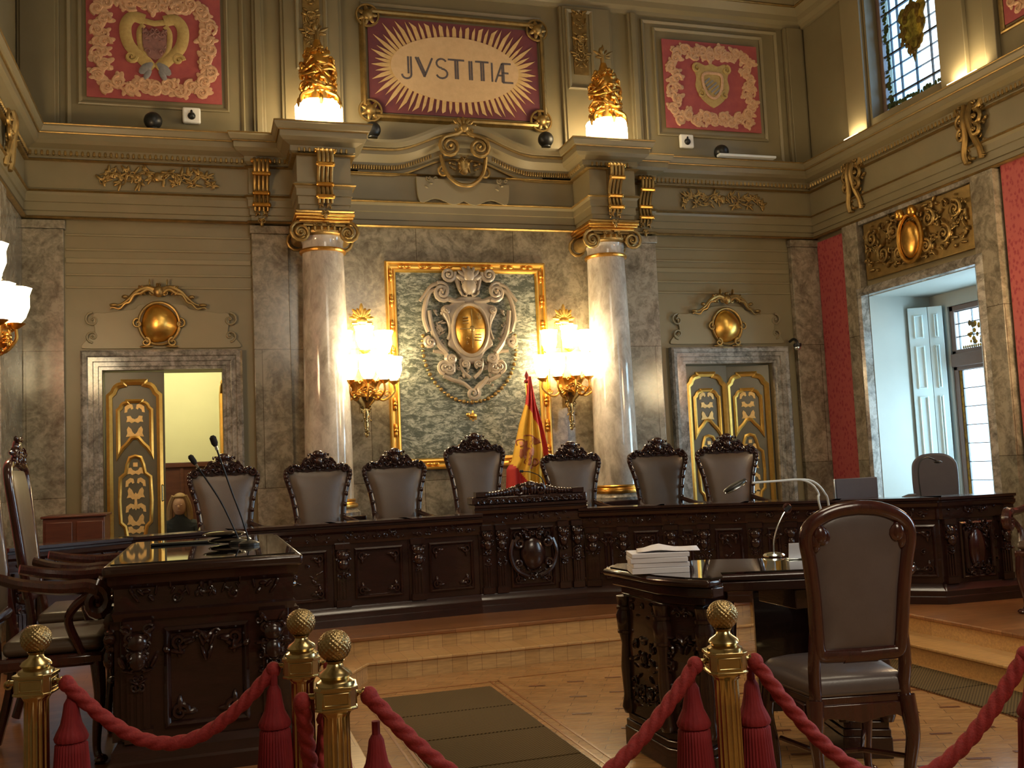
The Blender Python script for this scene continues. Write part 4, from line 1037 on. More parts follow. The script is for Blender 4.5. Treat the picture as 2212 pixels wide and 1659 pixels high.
# ---- sconces
def sconce(label, x, y, z, rz=0, mat='lamp_glass', scale=1):
    t = thing('wall_sconce', label, 'lamp', (x, y, z), rz, 'gilt candelabra sconces')
    b = MB(); b.lathe([(.005, -.34), (.02, -.32), (.012, -.28), (.028, -.22), (.02, -.18), (.035, -.12), (.03, -.06), (.06, -.02), (.10, .02), (.11, .05), (.10, .06)], c=(0, -.12, 0), n=18)
    b.box(-.05, .05, -.10, 0, -.10, .10); carve(b, -.05, .05, -.30, -.05, -.14, 12, 3, (.010, .02), .02); b.build('tail', 'brass', t)
    b = MB(); m_ = lambda a, zz: 1+.10*math.cos(8*a)
    b.lathe([(.10, .05), (.13, .08), (.12, .14), (.14, .18), (.16, .20), (.13, .21)], c=(0, -.13, 0), n=32, mod=m_); carve(b, -.12, .12, .06, .20, -.26, 14, 7, (.012, .026), .025)
    b.build('basket', 'gold', t)
    b = MB(); b.box(-.03, .03, -.03, 0, .05, .80)
    b.build('back_stem', 'gold', t)
    b = MB()
    for i in range(9):
        a = PI*(.04+.92*i/8); b.leaf(0, .84, .15*(1.0 if i % 2 == 0 else .8)*(1.1-.25*abs(math.cos(a))), .045, a, -.04, .015)
    b.ell((0, -.05, .82), .06, .03, .04); b.tube([(-.10, -.04, .80), (.10, -.04, .80)], .018, 8); carve(b, -.11, .11, .74, .80, -.04, 8, 3, (.014, .025), .02)
    b.build('palmette', 'gold_bright', t)
    arms = [(-.29, -.10, .20), (-.17, -.24, .20), (0, -.31, .20), (.17, -.24, .20), (.29, -.10, .20), (-.20, -.11, .46), (.20, -.11, .46), (0, -.17, .50)]
    for x_, y_, z_ in arms:
        r0 = math.hypot(x_, y_+.12) or .01
        b = MB(); b.tube(catmull([(x_*.25, -.12+(y_+.12)*.25, .10), (x_*.6, -.12+(y_+.12)*.6, .02 if z_ < .3 else .2), (x_*1.0, y_, z_-.10), (x_, y_, z_-.02)], 5), .011, 6)
        b.lathe([(.0, -.03), (.02, -.02), (.045, 0), (.06, .012), (.045, .012), (.02, .01)], c=(x_, y_, z_), n=14)
        b.spiral(x_*.75, z_-.12, .035, 1.4, 0, 1 if x_ > 0 else -1, -.12+(y_+.12)*.75, .008, 5)
        a_ = b.build('arm', 'gold', t)
        MB().lathe([(.024, .01), (.058, .05), (.082, .12), (.080, .20), (.096, .25)], c=(x_, y_, z_), n=16, mod=lambda a, zz: 1+.04*math.cos(8*a)).build('glass_shade', mat, a_)
    return t
sc0 = sconce('lit gilt sconce between the left column and the gold framed panel', 1.49, 9.86, 2.14)
dup(sc0, (3.63, 9.86, 2.14), 0, 'lit gilt sconce between the gold framed panel and the right column')
dup(sc0, (XL+.14, 7.20, 2.33), TOW, 'lit gilt sconce on the left side wall at the picture edge')
dup(sc0, (XR-.04, 5.9, 2.1), TOE, 'lit gilt sconce on the red cloth of the right wall, just outside the picture edge')
for x, y, p in ((1.49, 9.40, 32), (3.63, 9.40, 32)): point('sconce_light', (x, y, 2.55), p, WARM, .12)
point('sconce_light', (XL+.5, 7.20, 2.85), 18, WARM, .12); point('sconce_light', (XR-.5, 5.9, 2.6), 16, WARM, .12)
# ================================================================== FURNITURE
def outline(ctrl, k=5):
    """right half control points (x, z) from bottom to top centre -> closed outline"""
    P = [(p.x, p.z) for p in catmull([(x, 0, z) for x, z in ctrl], k)]
    return P+[(-x, z) for x, z in P[::-1][1:]]
def pillow(b, ctrl, y, bulge, inset=.0, nu=10, nv=16, z0=None, z1=None, both=True):
    """upholstered panel: widths follow ctrl [(halfwidth, z)], bulging towards -y"""
    zs = [c[1] for c in ctrl]; z0 = zs[0] if z0 is None else z0; z1 = zs[-1] if z1 is None else z1
    def hw(z):
        for i in range(len(ctrl)-1):
            if ctrl[i][1] <= z <= ctrl[i+1][1]:
                t = (z-ctrl[i][1])/max(1e-6, ctrl[i+1][1]-ctrl[i][1]); t = t*t*(3-2*t); return ctrl[i][0]*(1-t)+ctrl[i+1][0]*t-inset
        return ctrl[-1][0]-inset
    for sg in ((-1, 1) if both else (-1,)):
        vs = []; fs = []
        for j in range(nv+1):
            z = z0+(z1-z0)*j/nv
            for i in range(nu+1):
                u = -1+2*i/nu; q = j/nv*2-1
                vs.append((u*hw(z), y+sg*bulge*((1-abs(u)**2.6)*(1-abs(q)**4))**.6+sg*.004, z))
        for j in range(nv):
            for i in range(nu):
                a = j*(nu+1)+i; f = [a, a+1, a+nu+2, a+nu+1]; fs.append(f if sg < 0 else f[::-1])
        b.add(vs, fs)
    return b
def cab_leg(b, x, y, h, out=(0, -1), r=.028):
    ox, oy = out
    P = catmull([(x, y, h), (x+ox*.015, y+oy*.015, h*.80), (x+ox*.02, y+oy*.02, h*.62), (x-ox*.005, y-oy*.005, h*.35), (x-ox*.01, y-oy*.01, h*.12), (x+ox*.02, y+oy*.02, .012)], 4)
    n = len(P); rr = [r*(1.15-.55*min(1, i/(n*.75))) for i in range(n)]; rr[-1] = r*1.0; rr[-2] = r*.8
    b.tube(P, rr, 10); b.ell((x+ox*.025, y+oy*.025, .018), r*1.05, r*1.05, .018, 10, 6); return b
def arm_part(s, wood, t, seat_h=.50, w_=.30, arm_z=.74, big=1.0):
    b = MB()
    P = catmull([(s*w_*.90, .24, arm_z+.05), (s*(w_+.02), .10, arm_z+.02), (s*(w_+.045), -.08, arm_z), (s*(w_+.05), -.22, arm_z), (s*(w_+.05), -.28, arm_z-.02)], 5)
    b.tube(P, [(.020+.012*i/len(P))*(.6+.4*big) for i in range(len(P))], 9)
    b.M = Matrix.Translation((s*(w_+.05), 0, 0)) @ Matrix.Rotation(PI/2, 4, 'Z')
    b.spiral(-.27, arm_z-.045*big, .050*big, 1.5, PI/2, 1, 0, .026*big, 8, rmin=.1)
    b.M = Matrix()
    P = catmull([(s*(w_+.05), -.26, arm_z-.02), (s*(w_+.045), -.16, arm_z-.08), (s*(w_+.02), -.12, arm_z-.15), (s*w_, -.18, seat_h-.02), (s*(w_-.01), -.20, seat_h-.07)], 5)
    b.tube(P, .023, 9)
    ar = b.build('armrest', wood, t)
def judge_chair(tall=0.0, first=True):
    t = thing('judge_chair', '', 'chair', (0, 0, DZ), 0, 'carved high-backed chairs of the judges')
    k = 1+tall/1.35
    C = [(.195, .56), (.200, .70), (.212, .86), (.238, 1.02), (.272, 1.14), (.285, 1.20), (.270, 1.245), (.19, 1.262), (.10, 1.285), (0, 1.30)]
    C = [(x, z*k) for x, z in C]; O = outline(C)
    lean = lambda z: .26+.10*(z-.5)
    b = MB(); b.tube([(x, lean(z), z) for x, z in O], .024, 9, closed=False, flat=.9)
    b.tube([(-.195, lean(.56*k), .56*k), (.195, lean(.56*k), .56*k)], .024, 8)
    for s in (-1, 1): b.tube([(s*.195, lean(.56*k), .58*k), (s*.205, .26, .42), (s*.21, .30, .20), (s*.215, .34, .02)], .022, 8)
    for x, z in O[::3]:
        b.ell((x*1.01, lean(z)-.02, z), .02, .014, .022, 7, 5)
    fr = b.build('back_frame', 'dark_wood', t)
    b = MB(); ctl = [(.180, .58*k), (.184, .70*k), (.196, .86*k), (.221, 1.02*k), (.252, 1.14*k), (.262, 1.20*k), (.25, 1.245*k)]
    pillow(b, ctl, 0, .035, nu=14, nv=18); b.v = [Vector((p.x, p.y+lean(p.z), p.z)) for p in b.v]
    b.build('back_cushion', 'leather', t)
    b = MB(); z0 = 1.255*k; y0 = lean(z0)
    P = [(-.285, z0-.03), (-.25, z0+.02), (-.16, z0+.035), (-.12, z0+.075), (-.06, z0+.095), (-.055, z0+.125), (0, z0+.145)]
    P = P+[(-x, z) for x, z in P[::-1][1:]]; P += [(.20, z0-.015), (.10, z0-.035), (0, z0-.02), (-.10, z0-.035), (-.20, z0-.015)]
    b.prism(P[::-1], y0-.022, y0+.02)
    carve(b, -.22, .22, z0-.02, z0+.03, y0-.03, 20, 31, (.012, .026), .022); carve(b, -.09, .09, z0+.02, z0+.11, y0-.03, 14, 32, (.012, .028), .025)
    b.ell((0, y0-.03, z0+.125), .055, .03, .035); b.ell((0, y0-.04, z0+.06), .035, .03, .045)
    for s in (-1, 1): b.spiral(s*.10, z0+.05, .04, 1.4, PI/2, -s, y0-.03, .012, 6); b.spiral(s*.24, z0-.01, .035, 1.3, PI/2, -s, y0-.03, .011, 6)
    b.build('crest', 'dark_wood', t)
    b = MB().box(-.28, .28, -.28, .27, .42, .47); b.build('seat_frame', 'dark_wood', t, bevel=.015)
    b = MB().box(-.265, .265, -.265, .22, .47, .54); b.build('seat_cushion', 'leather', t, bevel=.035, seg=4)
    for s in (-1, 1):
        cab_leg(MB(), s*.24, -.24, .44, (s*.7, -.7)).build('leg', 'dark_wood', t)
    for s in (-1, 1): arm_part(s, 'dark_wood', t, .5, .225, .76)
    return t
def face(x, y, tx, ty): return math.atan2(tx-x, -(ty-y))
jc = judge_chair()
JC = [((483, 1000), 8.50, 'leftmost carved judge chair, behind the two microphones'), ((687, 1000), 8.66, 'carved judge chair in front of the left marble column'),
      ((852, 1000), 8.82, 'carved judge chair just left of the tallest chair'), ((1233, 1000), 8.82, 'carved judge chair just right of the flag'),
      ((1421, 1000), 8.66, 'carved judge chair between the right column and the right door'), ((1571, 1000), 8.12, 'rightmost carved judge chair, in front of the gilt right door')]
for i, (p, Y, lab) in enumerate(JC):
    q = at_y(p[0], p[1], Y+.32); rz = face(q.x, Y, 2.6, 2.5)*.55; x = q.x+.32*math.sin(rz); Y = Y+.32*(1-math.cos(rz))
    if i == 0: jc['label'] = lab; jc.location = (x, Y, DZ); jc.rotation_euler = (0, 0, rz)
    else: dup(jc, (x, Y, DZ), rz, lab)
q = at_y(1028, 1000, 9.3)
jt = judge_chair(.13); jt['label'] = 'tallest carved judge chair in the middle, left of the flag'; jt.location = (q.x, 9.0, DZ)
# ---- the judges' bench: faceted carved front
V = [(-1.25, 7.25), (-.55, 7.72), (.16, 7.98), (.93, 8.04), (1.54, 8.07), (2.14, 8.10), (3.06, 8.05), (3.66, 7.76), (4.24, 7.38), (4.80, 6.92), (5.36, 6.43), (6.00, 6.40), (6.20, 6.75)]
BH = 1.07
bench = thing('judges_bench', 'long dark carved bench of the judges with panelled front, on the dais', 'bench', (2.6, 8.05, DZ))
BO = Vector((2.6, 8.05, DZ))
def seg_frame(a, c):
    A = Vector((*a, DZ)); C_ = Vector((*c, DZ)); d = C_-A; L_ = d.length; ang = math.atan2(d.y, d.x)
    return Matrix.Translation(A-BO) @ Matrix.Rotation(ang, 4, 'Z'), L_
def carved_panel(b2, x0, x1, z0, z1, seed, boss=False):
    """panel moulding with corner curls and a carved heart"""
    b2.sweep([(x0, 0, z0), (x0, 0, z1), (x1, 0, z1), (x1, 0, z0)], [(0, 0), (0, .014), (.012, .022), (.024, .012), (.028, 0)], up=(0, -1, 0), closed=True)
    for cx, s in ((x0+.06, 1), (x1-.06, -1)):
        for cz, u in ((z0+.06, 1), (z1-.06, -1)):
            b2.spiral(cx, cz, .035, 1.4, 0 if s > 0 else PI, u*s, -.012, .011, 6); b2.leaf(cx, cz, .07, .026, PI/2*u, -.01, .012); b2.leaf(cx, cz, .07, .026, 0 if s > 0 else PI, -.01, .012)
def pilaster(b3, x, z0, z1, w_=.055, seed=1):
    b3.box(x-w_, x+w_, -.035, 0, z0, z0+.05); b3.box(x-w_*.8, x+w_*.8, -.025, 0, z0+.05, z1-.04); b3.box(x-w_, x+w_, -.04, 0, z1-.04, z1)
    b3.ell((x, -.04, z1-.09), w_*.8, .03, .04, 10, 6); b3.ell((x, -.045, z1-.16), w_*.7, .028, .045, 10, 6)
    for s in (-1, 1): b3.spiral(x+s*w_*.55, z1-.07, .02, 1.3, PI/2, -s, -.05, .008, 5)
    carve(b3, x-w_*.7, x+w_*.7, z0+.22, z1-.10, -.035, 12, seed, (.010, .022), .025)
    for s in (-.5, 0, .5): b3.box(x+s*w_*.9-.006, x+s*w_*.9+.006, -.033, -.02, z0+.06, z0+.22)
for i in range(len(V)-2):
    F, L_ = seg_frame(V[i], V[i+1]); H_ = BH-DZ; centre = (i == 5); end = (i == 10)
    top = H_+(.0 if not centre else .07)
    b = MB(); b.M = F; b.box(.0, L_, 0, .06, .14, top-.10)
    fp = b.build('front_panel', 'dark_wood', bench, bevel=.004)
    b = MB(); b.M = F
    b.sweep([(-.02, 0, 0), (L_+.02, 0, 0)], [(-.05, 0), (.055, 0), (.055, .055), (.045, .06), (.045, .10), (.03, .12), (.02, .15), (-.05, .15)])
    b.build('base_moulding', 'dark_wood', bench, sharp=25)
    b = MB(); b.M = F
    b.sweep([(-.03, 0, top-.17), (L_+.03, 0, top-.17)], [(-.05, 0), (.015, 0), (.02, .03), (.02, .08), (.045, .10), (.05, .125), (.035, .13), (.035, .14), (.06, .15), (.06, .17), (-.20, .17), (-.20, .14), (-.05, .14)])
    b.build('bench_top', 'dark_wood', bench, sharp=25)
    b = MB(); b.M = F
    if centre:
        for x, sd in ((.07, 1), (.19, 2), (L_-.19, 3), (L_-.07, 4)): pilaster(b, x, .15, top-.17, .048, sd)
        carved_panel(b, .27, L_-.27, .18, top-.20, 3)
    elif end:
        for x, sd in ((.07, 1), (L_-.07, 4)): pilaster(b, x, .15, top-.17, .05, sd)
        carved_panel(b, .17, L_-.17, .18, top-.20, 3)
    else:
        pilaster(b, .075, .15, top-.17, .06, i+2)
        if i >= 6: pilaster(b, L_*.5, .15, top-.17, .05, i+8)
        if i < 6: carved_panel(b, .17, L_-.05, .20, top-.21, i)
        else: carved_panel(b, .17, L_*.5-.09, .20, top-.21, i); carved_panel(b, L_*.5+.09, L_-.03, .20, top-.21, i)
    carve(b, .05, L_-.05, top-.15, top-.09, -.025, 12, 50+i, (.010, .020), .014)
    if i < 3 or i > 5: carve(b, .25, L_-.12, .30, top-.32, -.006, 8, 70+i, (.014, .03), .014)
    b.build('carving', 'dark_wood', fp)
    if end:
        b = MB(); b.M = F; b.ell((L_/2, -.005, .40), .075, .03, .16, 18, 12); b.build('red_oval', 'red_wood', fp)
        b = MB(); b.M = F; carve(b, .22, L_-.22, .20, .28, -.02, 8, 5, (.012, .024), .02); carve(b, .22, L_-.22, .54, .60, -.02, 8, 6, (.012, .024), .02)
        for s in (-1, 1): b.tube([(L_/2+s*.12, -.03, .26), (L_/2+s*.12, -.03, .54)], .016, 8)
        b.build('oval_surround', 'dark_wood', fp)
    if centre:
        b = MB(); b.M = F; cx = L_/2; cz = .46
        b.ell((cx, -.02, cz), .11, .05, .14, 18, 12)
        for s in (-1, 1):
            b.spiral(cx+s*.12, cz+.09, .045, 1.5, PI/2, -s, -.05, .016, 7); b.spiral(cx+s*.13, cz-.08, .04, 1.5, -PI/2, s, -.045, .014, 7)
            b.tube(catmull([(cx+s*.17, -.04, cz+.12), (cx+s*.20, -.045, cz), (cx+s*.15, -.04, cz-.13), (cx+s*.05, -.04, cz-.19)], 5), .018, 7)
        carve(b, cx-.12, cx+.12, cz+.12, cz+.20, -.04, 12, 9, (.012, .028), .03); carve(b, cx-.10, cx+.10, cz-.22, cz-.14, -.03, 8, 10, (.012, .024), .02)
        b.build('cartouche', 'dark_wood', fp)
        # raised carved block on the middle of the bench
        b = MB(); b.M = F; b.box(-.04, L_+.04, -.02, .22, top, top+.07)
        cr = b.build('raised_shelf', 'dark_wood', bench, bevel=.012)
        b = MB(); b.M = F; rnd = random.Random(6)
        for k_ in range(34):
            u = k_/33; x = .02+u*(L_-.04); hgt = .035+.065*math.exp(-((u-.5)/.22)**2)
            b.ell((x, .0+rnd.uniform(-.01, .01), top+.07+hgt*.5), .022, .03, hgt*.6, 7, 5)
            b.spiral(x, top+.03, .022, 1.2, rnd.uniform(0, 6), 1 if k_ % 2 else -1, -.03, .008, 5)
        for s in (-1, 1): b.spiral(L_/2+s*.09, top+.11, .045, 1.5, PI/2, -s, -.02, .014, 7); b.box(L_/2+s*(L_/2-.04)-.05, L_/2+s*(L_/2-.04)+.05, -.03, .08, top+.07, top+.11)
        b.ell((L_/2, -.01, top+.15), .05, .03, .035)
        b.build('crest_carving', 'dark_wood', cr)
# closing sides of the right end
F, L_ = seg_frame(V[11], (6.05, 7.05)); b = MB(); b.M = F; b.box(0, L_, 0, .05, 0, BH-DZ-.03); b.build('end_panel', 'dark_wood', bench, bevel=.006)
# continuous writing top behind the front
b = MB()
inner = [(x*.96+2.6*.04, y+.22) for x, y in V[:7]]+[(3.84, 8.0), (4.44, 7.66), (5.0, 7.25), (5.55, 7.0), (6.05, 6.98)]
b.slab([(x-BO.x, y-BO.y) for x, y in V[:12]]+[(p[0]-BO.x, p[1]-BO.y) for p in inner[::-1]], BH-DZ-.10, BH-DZ-.06)
b.build('writing_top', 'dark_wood', bench)
# ---- desks
def desk_ped(b, P, h):   # pedestal body from an outline
    b.slab(P, .0, .10); c = Vector((sum(x for x, y in P)/len(P), sum(y for x, y in P)/len(P)))
    sh = lambda d: [(x+(c.x-x)*d, y+(c.y-y)*d) for x, y in P]
    b.slab(sh(.03), .10, .135); b.slab(sh(.08), .135, .17); b.slab(sh(.12), .17, h-.13); b.slab(sh(.06), h-.13, h-.09); b.slab(sh(.03), h-.09, h-.05)
    return sh(.12)
def carve_line(b, a, c, z0, z1, n, seed, r=(.012, .03), d=.025):
    A = Vector((*a, 0)); C_ = Vector((*c, 0)); dd = C_-A; L_ = dd.length; old = b.M
    b.M = old @ Matrix.Translation(A) @ Matrix.Rotation(math.atan2(dd.y, dd.x), 4, 'Z'); carve(b, .01, L_-.01, z0, z1, 0, n, seed, r, d); b.M = old
# right desk (on the parquet)
RO = Vector((2.65, 4.45, 0)); HT = .90
t = thing('lawyer_desk', 'dark carved desk with polished top holding a stack of papers, on the parquet', 'desk', RO)
top = [(1.96, 4.90), (1.975, 4.70), (1.99, 4.38), (2.06, 4.20), (2.14, 4.09), (2.22, 4.12), (2.29, 4.27), (2.72, 4.12), (2.96, 4.06), (3.02, 3.98), (3.12, 3.94), (3.20, 4.02), (3.26, 4.22), (3.20, 4.46), (2.60, 4.86), (2.06, 5.04)]
tl_ = [(x-RO.x, y-RO.y) for x, y in top]
cx_ = sum(p[0] for p in tl_)/len(tl_); cy_ = sum(p[1] for p in tl_)/len(tl_)
sh = lambda P, d: [(x+(cx_-x)*d, y+(cy_-y)*d) for x, y in P]
MB().slab(tl_, HT-.035, HT).build('desk_top', 'dark_wood', t, bevel=.014, seg=3)
MB().slab(sh(tl_, .05), HT, HT+.008).build('glass_top', 'black_glass', t, smooth=False)
MB().slab(sh(tl_, .06), HT-.085, HT-.035).build('top_frieze', 'dark_wood', t, bevel=.008)
for P, nm_ in (([(2.03, 4.88), (2.04, 4.40), (2.17, 4.17), (2.38, 4.32), (2.42, 4.72), (2.12, 4.96)], 1), ([(2.86, 4.20), (3.06, 4.10), (3.14, 4.24), (3.12, 4.42), (2.95, 4.54)], 2)):
    L0 = [(x-RO.x, y-RO.y) for x, y in P]; b = MB(); Q = desk_ped(b, L0, HT); pd_ = b.build('pedestal', 'dark_wood', t, bevel=.005)
    b = MB(); n = len(Q)
    for i in range(n):
        a, c = Q[i], Q[(i+1) % n]
        carve_line(b, a, c, .20, HT-.16, 26 if nm_ == 1 else 12, i+nm_*7)
    for i in range(n):
        x, y = Q[i]
        b.lathe([(.03, .17), (.042, .20), (.03, .26), (.038, .40), (.028, .52), (.045, .60), (.05, .66), (.035, .70), (.045, .76)], c=(x, y, 0), n=12)
        for z in (.58, .64, .70): b.ell((x, y, z), .05, .05, .022, 10, 5)
    b.build('corner_carving', 'dark_wood', pd_)
b = MB().box(-.02, .44, .28, .32, .12, HT-.09); b.M = Matrix.Rotation(math.radians(-20), 4, 'Z'); b.v = [b.M @ p for p in b.v]; b.build('modesty_panel', 'dark_wood', t)
b = MB(); b.box(.02, .30, -.22, .12, HT-.19, HT-.095); dr_ = b.build('drawer', 'dark_wood', t, bevel=.006)
MB().ell((.16, -.235, HT-.14), .012, .016, .012).build('knob', 'brass', dr_)
# left desk (on the left arm of the dais)
LO = Vector((-.02, 5.2, DZ)); HL = .86
t = thing('lawyer_desk', 'dark carved desk on the left platform with microphones on its glossy top', 'desk', LO)
bx(-.40, .40, -.82, .80, HL-.045, HL).build('desk_top', 'dark_wood', t, bevel=.014, seg=3)
bx(-.37, .37, -.78, .76, HL, HL+.006).build('glass_top', 'black_glass', t, smooth=False)
b = MB()
R_ = [(-.34, -.74, 0), (.34, -.74, 0), (.34, .74, 0), (-.34, .74, 0)]
b.box(-.34, .34, -.74, .74, .10, HL-.045)
b.build('body', 'dark_wood', t, bevel=.004)
b = MB(); b.sweep(R_, [(-.02, 0), (.05, 0), (.05, .06), (.04, .07), (.035, .11), (.015, .14), (-.02, .14)], closed=True); b.build('base_moulding', 'dark_wood', t, sharp=25)
b = MB(); b.sweep([(x, y, HL-.23) for x, y, z in R_], [(-.02, 0), (.02, 0), (.03, .03), (.02, .04), (.02, .13), (.04, .15), (.045, .185), (-.02, .185)], closed=True); b.build('frieze_moulding', 'dark_wood', t, sharp=25)
b = MB()
for M_, Wd in ((Matrix.Translation((-.34, -.74, 0)), .68), (Matrix.Translation((.34, -.74, 0)) @ Matrix.Rotation(PI/2, 4, 'Z'), 1.48), (Matrix.Translation((-.34, .74, 0)) @ Matrix.Rotation(-PI/2, 4, 'Z'), 1.48)):
    b.M = M_
    xs_ = (.07, Wd-.07) if Wd < 1 else (.07, .52, .96, Wd-.07)
    for i, x in enumerate(xs_):
        pilaster(b, x, .14, HL-.23, .055, i+3); carve(b, x-.06, x+.06, .42, HL-.26, -.04, 14, i+9, (.014, .028), .03)
    for i in range(len(xs_)-1): carved_panel(b, xs_[i]+.10, xs_[i+1]-.10, .18, HL-.27, 2); carve(b, xs_[i]+.11, xs_[i+1]-.11, .40, .56, -.02, 8, 8, (.014, .03), .02)
    carve(b, .05, Wd-.05, HL-.17, HL-.11, -.025, 16 if Wd < 1 else 34, 12, (.012, .024), .018)
b.M = Matrix(); b.build('carving', 'dark_wood', t)
# ---- foreground chair by the right desk (seen from behind)
def side_chair(label, loc, rz, scale=1, arms=False):
    t = thing('upholstered_chair', label, 'chair', loc, rz)
    C = [(.150, .645), (.178, .66), (.186, .74), (.196, .90), (.212, 1.04), (.225, 1.12), (.215, 1.175), (.17, 1.215), (.09, 1.245), (0, 1.255)]
    O = outline(C, 6); ln = lambda z: .24+.13*(z-.5)
    b = MB(); b.tube([(x, ln(z), z) for x, z in O]+[(O[0][0]*.5, ln(O[0][1]), O[0][1]-.005), (-O[0][0]*.5, ln(O[0][1]), O[0][1]-.005)], .031, 12, closed=True, flat=.8, up0=(0, 1, 0))
    for s in (-1, 1):
        b.ell((s*.168, ln(1.15)+.004, 1.150), .034, .028, .044, 14, 9); b.ell((s*.188, ln(1.12), 1.125), .026, .026, .05, 12, 8)
        b.spiral(s*.165, 1.14, .03, 1.2, PI/2, s, ln(1.14)+.01, .018, 7); b.spiral(s*.165, 1.14, .03, 1.2, PI/2, s, ln(1.14)-.02, .018, 7)
        b.tube(catmull([(s*.19, ln(.70), .74), (s*.20, ln(.6), .60), (s*.195, .235, .50), (s*.20, .235, .42)], 4), .028, 10, flat=.85)
    b.build('back_frame', 'red_wood', t)
    b = MB(); pillow(b, [(.150, .67), (.160, .74), (.170, .90), (.186, 1.04), (.198, 1.12), (.188, 1.17), (.13, 1.215), (.06, 1.235)], 0, .022, nu=14, nv=20)
    b.v = [Vector((p.x, p.y+ln(p.z), p.z)) for p in b.v]; b.build('back_cushion', 'leather_dark', t)
    # seat: bowed front, wider than the back
    sp = [(.205, .24), (.235, .05), (.26, -.16), (.235, -.245), (.12, -.275), (0, -.285)]
    SP = [(p.x, p.y) for p in catmull([(x, y, 0) for x, y in sp], 4)]; SP = SP+[(-x, y) for x, y in SP[::-1][1:]]
    SP = SP[::-1]
    MB().slab(SP, .43, .475).build('seat_frame', 'red_wood', t, bevel=.012, seg=3)
    b = MB(); n = len(SP); lay = [(1.0, .475), (1.02, .50), (1.0, .53), (.9, .555), (.7, .572), (.4, .582), (.1, .585)]
    vs = []; fs = []
    for k_, z in lay:
        for x, y in SP: vs.append((x*k_, -.02+(y+.02)*k_, z))
    for j in range(len(lay)-1):
        for i in range(n): fs.append([j*n+i, (j+1)*n+i, (j+1)*n+(i+1) % n, j*n+(i+1) % n][::-1] if False else [j*n+i, j*n+(i+1) % n, (j+1)*n+(i+1) % n, (j+1)*n+i][::-1])
    fs.append([(len(lay)-1)*n+i for i in range(n)][::-1])
    b.add(vs, fs); cu = b.build('seat_cushion', 'leather_dark', t)
    b = MB(); b.tube([(x*1.015, -.02+(y+.02)*1.015, .480) for x, y in SP], .006, 6, closed=True); b.build('piping', 'leather', cu)
    # wavy aprons between the legs
    for k_, (a, c) in enumerate((((-.20, .235), (.20, .235)), ((-.235, -.225), (.235, -.225)))):
        P = [(-.2, .44), (-.2, .36), (-.15, .385), (-.07, .375), (0, .36), (.07, .375), (.15, .385), (.2, .36), (.2, .44)]
        MB().prism([(x*(1 if k_ == 0 else 1.15), z) for x, z in P], a[1]-.012, a[1]+.012).build('apron', 'red_wood', t, bevel=.005)
    for s in (-1, 1):
        b = MB(); b.M = Matrix.Translation((s*.225, 0, 0)) @ Matrix.Rotation(PI/2, 4, 'Z'); b.prism([(-.2, .44), (-.2, .36), (-.1, .39), (.1, .39), (.2, .36), (.2, .44)], -.012, .012); b.build('apron', 'red_wood', t, bevel=.005)
    for s in (-1, 1):
        cab_leg(MB(), s*.225, -.225, .46, (s*.7, -.7), .032).build('leg', 'red_wood', t); cab_leg(MB(), s*.20, .235, .46, (s*.55, .8), .034).build('leg', 'red_wood', t)
    b = MB(); b.tube([(-.2, .2, .20), (-.10, .0, .18), (.10, .0, .18), (.2, .2, .20)], .012, 7); b.tube([(-.2, -.2, .20), (-.10, .0, .18)], .012, 7); b.tube([(.2, -.2, .20), (.10, .0, .18)], .012, 7); b.build('stretcher', 'red_wood', t)
    return t
side_chair('red-brown wooden chair with leather back seen from behind, at the desk with papers', (2.565, 3.79, 0), math.radians(180-11)).scale = (.965, .965, .975)
# ---- carved armchairs on the side platforms
def armchair(label, loc, rz, scale=1):
    t = thing('carved_armchair', label, 'chair', loc, rz)
    C = [(.20, .62), (.21, .74), (.225, .92), (.25, 1.10), (.265, 1.22), (.24, 1.30), (.12, 1.33), (0, 1.345)]
    O = outline(C, 5); ln = lambda z: .27+.16*(z-.5)
    b = MB(); b.tube([(x, ln(z), z) for x, z in O], .030, 10); b.tube([(-.20, ln(.62), .62), (.20, ln(.62), .62)], .028, 9)
    for s in (-1, 1): b.tube(catmull([(s*.20, ln(.62), .64), (s*.215, .26, .48), (s*.215, .29, .24), (s*.22, .36, .02)], 4), .028, 9)
    b.build('back_frame', 'red_wood', t)
    b = MB(); pillow(b, [(.185, .64), (.195, .74), (.208, .92), (.232, 1.10), (.245, 1.22), (.22, 1.29)], 0, .035, nu=12, nv=16); b.v = [Vector((p.x, p.y+ln(p.z), p.z)) for p in b.v]; b.build('back_cushion', 'leather', t)
    b = MB(); z0 = 1.33; y0 = ln(z0); carve(b, -.20, .20, z0-.02, z0+.05, y0-.02, 18, 31, (.014, .028), .026); carve(b, -.08, .08, z0+.02, z0+.12, y0-.02, 12, 32, (.014, .028), .026)
    b.ell((0, y0-.01, z0+.04), .14, .025, .05); b.ell((0, y0-.01, z0+.09), .06, .03, .045)
    b.build('crest', 'red_wood', t)
    bx(-.30, .30, -.30, .28, .42, .475).build('seat_frame', 'red_wood', t, bevel=.015)
    bx(-.285, .285, -.29, .22, .475, .545).build('seat_cushion', 'leather', t, bevel=.035, seg=4)
    for s in (-1, 1): cab_leg(MB(), s*.26, -.26, .44, (s*.7, -.7), .036).build('leg', 'red_wood', t)
    for s in (-1, 1): arm_part(s, 'red_wood', t, .5, .275, .76, 1.45)
    t.scale = (scale,)*3
    return t
a1 = armchair('carved red-wood armchair at the left edge, facing the left desk', (-.68, 5.02, DZ), PI/2); a1.scale = (1, .78, 1)
dup(a1, (-.69, 6.0, DZ), PI/2, 'second carved armchair behind the one at the left edge')
dup(a1, (5.80, 5.66, DZ), -PI/2+.5, 'carved armchair at the right edge on the platform', scale=.93)
